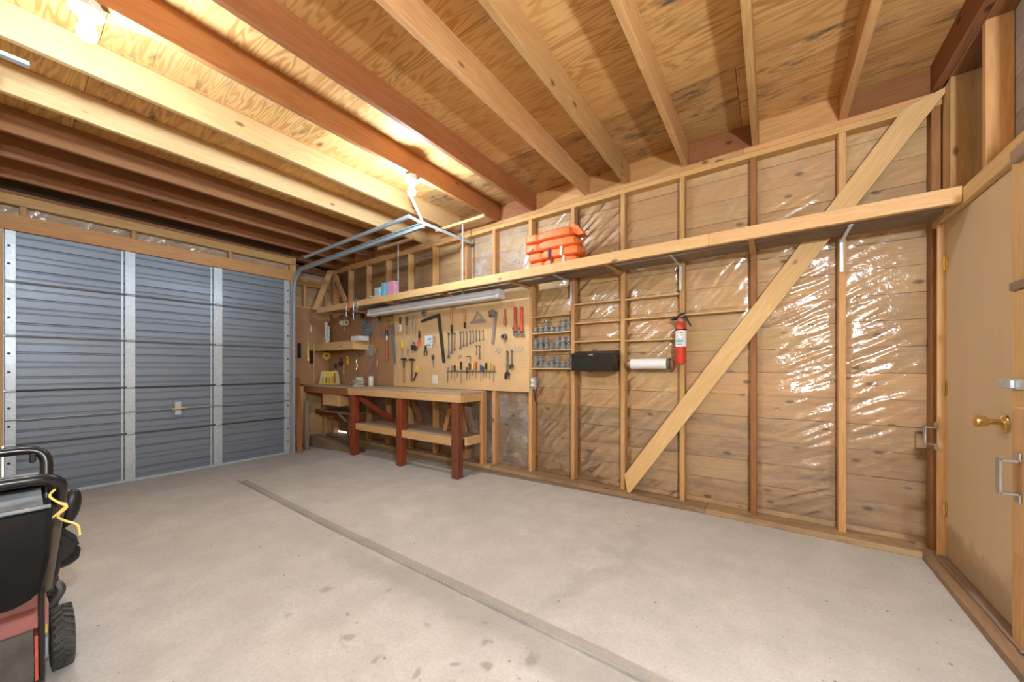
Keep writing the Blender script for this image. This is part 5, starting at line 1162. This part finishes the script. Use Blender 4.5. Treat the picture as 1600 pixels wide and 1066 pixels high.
# scraps of board and film lying on the low shelf
s = stick('offcut', (-3.22,3.12,.392), (-3.20,3.20,.66), .06, .02, M['fir']); tag(s, 'short wooden offcut standing on the low bench shelf', 'offcut')
bm = B()
vsx = [[bm.verts.new((-2.98+.10*u+.12*v+.012*noise.noise(Vector((u*3,v*3,1))), 3.20-.02*v+.02*noise.noise(Vector((u*4,v*4,2))), .40+.30*(1-v))) for u in (0,.2,.4,.6,.8,1)] for v in (0,.25,.5,.75,1)]
for A, D in zip(vsx, vsx[1:]):
    for k in range(5): bm.faces.new((A[k], A[k+1], D[k+1], D[k]))
r_ = bmesh.ops.solidify(bm, geom=bm.faces[:], thickness=.002)
tag(origin(mesh('plastic_scrap', bm, M['film_grey'], smooth=True)), 'milky plastic scrap draped behind the brown bench post', 'plastic sheet')
# ---------------------------------------------------------------- lawn mower with its grass bag
lm_ = thing('lawn_mower', 'old red push lawn mower with a black grass bag at the left edge', 'lawn mower', (-2.35,-.15,-.045))
gx = -.045
def wheel(x, y, r, w, nm='wheel'):
    zc = fz(x)+r+.0005
    bm = B(); n = 36; lug = .011; rings = []
    for j in range(7):
        v = -1+2*j/6; ww = y+v*w/2; rr0 = r-lug-(.012 if abs(v) > .99 else .0)
        rings.append([bm.verts.new((x+(rr0)*math.cos(2*PI*k/n), ww, zc+rr0*math.sin(2*PI*k/n))) for k in range(n)])
    for A, D in zip(rings, rings[1:]):
        for k in range(n): bm.faces.new((A[k], A[(k+1)%n], D[(k+1)%n], D[k]))
    bm.faces.new(rings[0]); bm.faces.new(rings[-1][::-1])
    for k in range(24):                                   # chevron lugs
        for s in (-1, 1):
            a0 = 2*PI*(k+(.0 if s < 0 else .5))/24; a1 = a0+.13*1.3
            def pt(a, q, rr): return (x+rr*math.cos(a), y+s*q, zc+rr*math.sin(a))
            q0, q1 = .002, w/2-.003; da = .065
            vs = [bm.verts.new(p) for p in (pt(a1,q0,r),pt(a1+da*1.6,q0,r),pt(a0+da*1.6,q1,r-.002),pt(a0,q1,r-.002),pt(a1,q0,r-lug-.002),pt(a1+da*1.6,q0,r-lug-.002),pt(a0+da*1.6,q1,r-lug-.004),pt(a0,q1,r-lug-.004))]
            for f in ((0,1,2,3),(0,1,5,4),(1,2,6,5),(2,3,7,6),(3,0,4,7)): bm.faces.new([vs[i] for i in f])
    o = mesh(nm, bm, M['rubber'], lm_)
    for s in (-1, 1):
        bm = B(); lathe(bm, [(r*.62,0),(r*.60,.003),(r*.25,.001),(r*.2,.004),(.012,.005)], (x,y+s*(w*.5-.004),zc), 'y', 20, Matrix.Diagonal((1,s,1)))
        mesh('hub_cap', bm, M['redtool'], o, smooth=True)
wheel(-2.33,.145,.117,.060); wheel(-2.33,-.445,.117,.060); wheel(-2.93,.145,.10,.050); wheel(-2.93,-.445,.10,.050)
# deck
bm = B()
def loop(xa, xb, ya, yb, z, ch): return [(xa+ch,ya,z),(xb-ch,ya,z),(xb,ya+ch,z),(xb,yb-ch,z),(xb-ch,yb,z),(xa+ch,yb,z),(xa,yb-ch,z),(xa,ya+ch,z)]
ls = [loop(-3.0,-2.22,-.40,.095,.035,.12), loop(-3.0,-2.22,-.40,.095,.19,.12), loop(-2.97,-2.25,-.375,.075,.24,.12), loop(-2.88,-2.30,-.32,.03,.275,.12), loop(-2.84,-2.36,-.28,-.01,.285,.12)]
rv = [[bm.verts.new(p) for p in l] for l in ls]
for A, D in zip(rv, rv[1:]):
    for k in range(8): bm.faces.new((A[k], A[(k+1)%8], D[(k+1)%8], D[k]))
bm.faces.new(rv[-1]); bm.faces.new(rv[0][::-1])
deck = mesh('deck', bm, M['dirtred'], lm_)
mesh('rear_hood', prism(B(), [(-2.30,.20), (-2.30,.30), (-2.24,.345), (-2.13,.30), (-2.11,.235), (-2.15,.20)], -.36, .100, 'y'), M['dirtred'], lm_)
mesh('warning_label', box(B(), (-2.23,-2.12), (.1005,.1015), (.215,.255)), M['yellow'], lm_); mesh('warning_stripe', box(B(), (-2.25,-2.13), (.1005,.1018), (.262,.285)), M['orangetool'], lm_)
bm = B(); box(bm, (-2.119,-2.109), (.094,.099), (.205,.235)); mesh('warning_label', bm, M['yellow'], lm_)
# engine
bm = B(); lathe(bm, [(.13,.285),(.135,.30),(.135,.36),(.11,.385),(.06,.39)], (-2.58,-.15,0), 'z', 24); mesh('engine_cover', bm, M['black'], lm_, smooth=True)
mesh('engine_block', box(B(), (-2.78,-2.46), (-.26,-.02), (.2855,.33), .01), M['steel_dark'], lm_)
bm = B(); lathe(bm, [(.05,0),(.055,.01),(.055,.05),(.045,.06)], (-2.44,.045,.29), 'z', 16); mesh('air_filter', bm, M['black'], lm_, smooth=True)
bm = B(); lathe(bm, [(.045,0),(.062,.015),(.066,.05),(.05,.075),(.02,.08)], (-2.40,.135,.335), 'z', 18); ac = mesh('fuel_cap', bm, M['black'], lm_, smooth=True)
bm = B(); lathe(bm, [(.016,0),(.016,.06)], (-2.40,.10,.27), 'z', 10); mesh('fuel_neck', bm, M['black'], lm_)
bm = B(); tube(bm, bent([(-2.40,.10,.30),(-2.38,.13,.28),(-2.36,.15,.25),(-2.36,.12,.19)],.03), .014, 8); mesh('linkage', bm, M['steel_dark'], lm_, smooth=True)
# rear flap and roll
mesh('rear_flap', prism(B(), [(-2.112,.235), (-2.095,.235), (-2.055,.06), (-2.072,.06)], -.36, .068, 'y'), M['rubber'], lm_)
bm = B(); lathe(bm, [(.052,-.40),(.056,-.39),(.056,.075),(.052,.082)], (-2.075,0,.022), 'y', 18); mesh('rear_roller', bm, M['black'], lm_, smooth=True)
mesh('side_bracket', box(B(), (-2.13,-2.085), (.078,.092), (.05,.43), .003), M['black'], lm_); mesh('side_guard', prism(B(), [(-2.115,.215), (-2.09,.215), (-2.06,.075), (-2.09,.075)], .070, .0775, 'y'), M['redtool'], lm_)
mesh('height_lever', box(B(), (-2.30,-2.24), (.098,.108), (.06,.26), .003), M['galv'], lm_)
# handle tubes
hb = [(-2.12,.092,.36),(-1.80,.113,.815),(-1.80,-.41,.815),(-2.12,-.39,.36)]
mesh('handle', tube(B(), bent(hb,.06,6), .0165, 12), M['frame'], lm_, smooth=True)
mesh('handle_sleeve', tube(B(), [(-2.118,.0925,.363),(-1.86,.109,.73)], .0178, 12), M['frame_br'], lm_, smooth=True)
bl = [(-1.92,.088,.70),(-1.96,.090,.885),(-1.96,-.39,.885),(-1.92,-.385,.70)]
mesh('bail_lever', tube(B(), bent(bl,.05,6), .014, 10), M['frame'], lm_, smooth=True)
mesh('bail_clip', box(B(), (-1.955,-1.935), (.055,.068), (.845,.875), .003), M['black'], lm_)
# grass bag
bg = B()
def bagrow(x0, x1, y0, y1, z): return [(x0,y0,z),(x1,y0,z),(x1,y1,z),(x0,y1,z)]
rb_ = [[bg.verts.new(p) for p in q] for q in (bagrow(-2.10,-1.98,-.35,.035,.375), bagrow(-2.12,-1.80,-.38,.070,.46), bagrow(-2.08,-1.72,-.39,.086,.60), bagrow(-2.02,-1.74,-.39,.092,.742))]
for A, D in zip(rb_, rb_[1:]):
    for k in range(4): bg.faces.new((A[k], A[(k+1)%4], D[(k+1)%4], D[k]))
bg.faces.new(rb_[0][::-1]); bg.faces.new(rb_[-1])
bmesh.ops.bevel(bg, geom=bg.edges[:], offset=.012, segments=2, affect='EDGES')
bag = mesh('grass_bag', bg, M['bagfab'], lm_, smooth=True)
mesh('bag_rim', tube(B(), [(-1.742,.088,.742),(-1.742,-.39,.742)], .006, 8), M['slate'], bag); mesh('bag_flap', prism(B(), [(-2.02,.745), (-1.76,.745), (-1.99,.80), (-2.02,.80)], -.38, .075, 'y'), M['slate'], bag)
mesh('bag_back', prism(B(), [(-1.96,.745), (-1.945,.745), (-1.84,.80), (-1.855,.80)], -.385, .078, 'y'), M['bagfab'], bag)
mesh('pull_cord', tube(B(), bent([(-1.83,.118,.79),(-1.80,.085,.76),(-1.79,.105,.735),(-1.795,.125,.725),(-1.785,.10,.70),(-1.77,.085,.695),(-1.735,.04,.675),(-1.735,.022,.645)],.012,3), .0033, 6), M['yellowp'], lm_)
mesh('pull_cord', tube(B(), bent([(-1.79,.105,.735),(-1.78,.125,.72),(-1.79,.10,.695),(-1.80,.115,.675),(-1.79,.145,.655),(-1.79,.148,.62)],.012,3), .0033, 6), M['yellowp'], lm_)
# black side discharge chute behind the handle
ch = B(); prism(ch, [(.085,.56),(.125,.545),(.186,.468),(.180,.445),(.135,.395),(.085,.385)], -2.30, -2.22, 'x'); bmesh.ops.bevel(ch, geom=ch.edges[:], offset=.012, segments=2, affect='EDGES'); mesh('side_chute', ch, M['black'], lm_, smooth=True)
ch = B(); bmesh.ops.create_uvsphere(ch, u_segments=18, v_segments=10, radius=1, matrix=Matrix.Translation((-2.25,.158,.60)) @ Matrix.Rotation(-.2,4,'X') @ Matrix.Diagonal((.03,.030,.075,1))); mesh('chute_cap', ch, M['black'], lm_, smooth=True)
mesh('chute_stem', tube(B(), [(-2.28,.10,.29),(-2.27,.11,.36),(-2.26,.135,.58)], [.02,.026,.02], 10), M['black'], lm_, smooth=True)
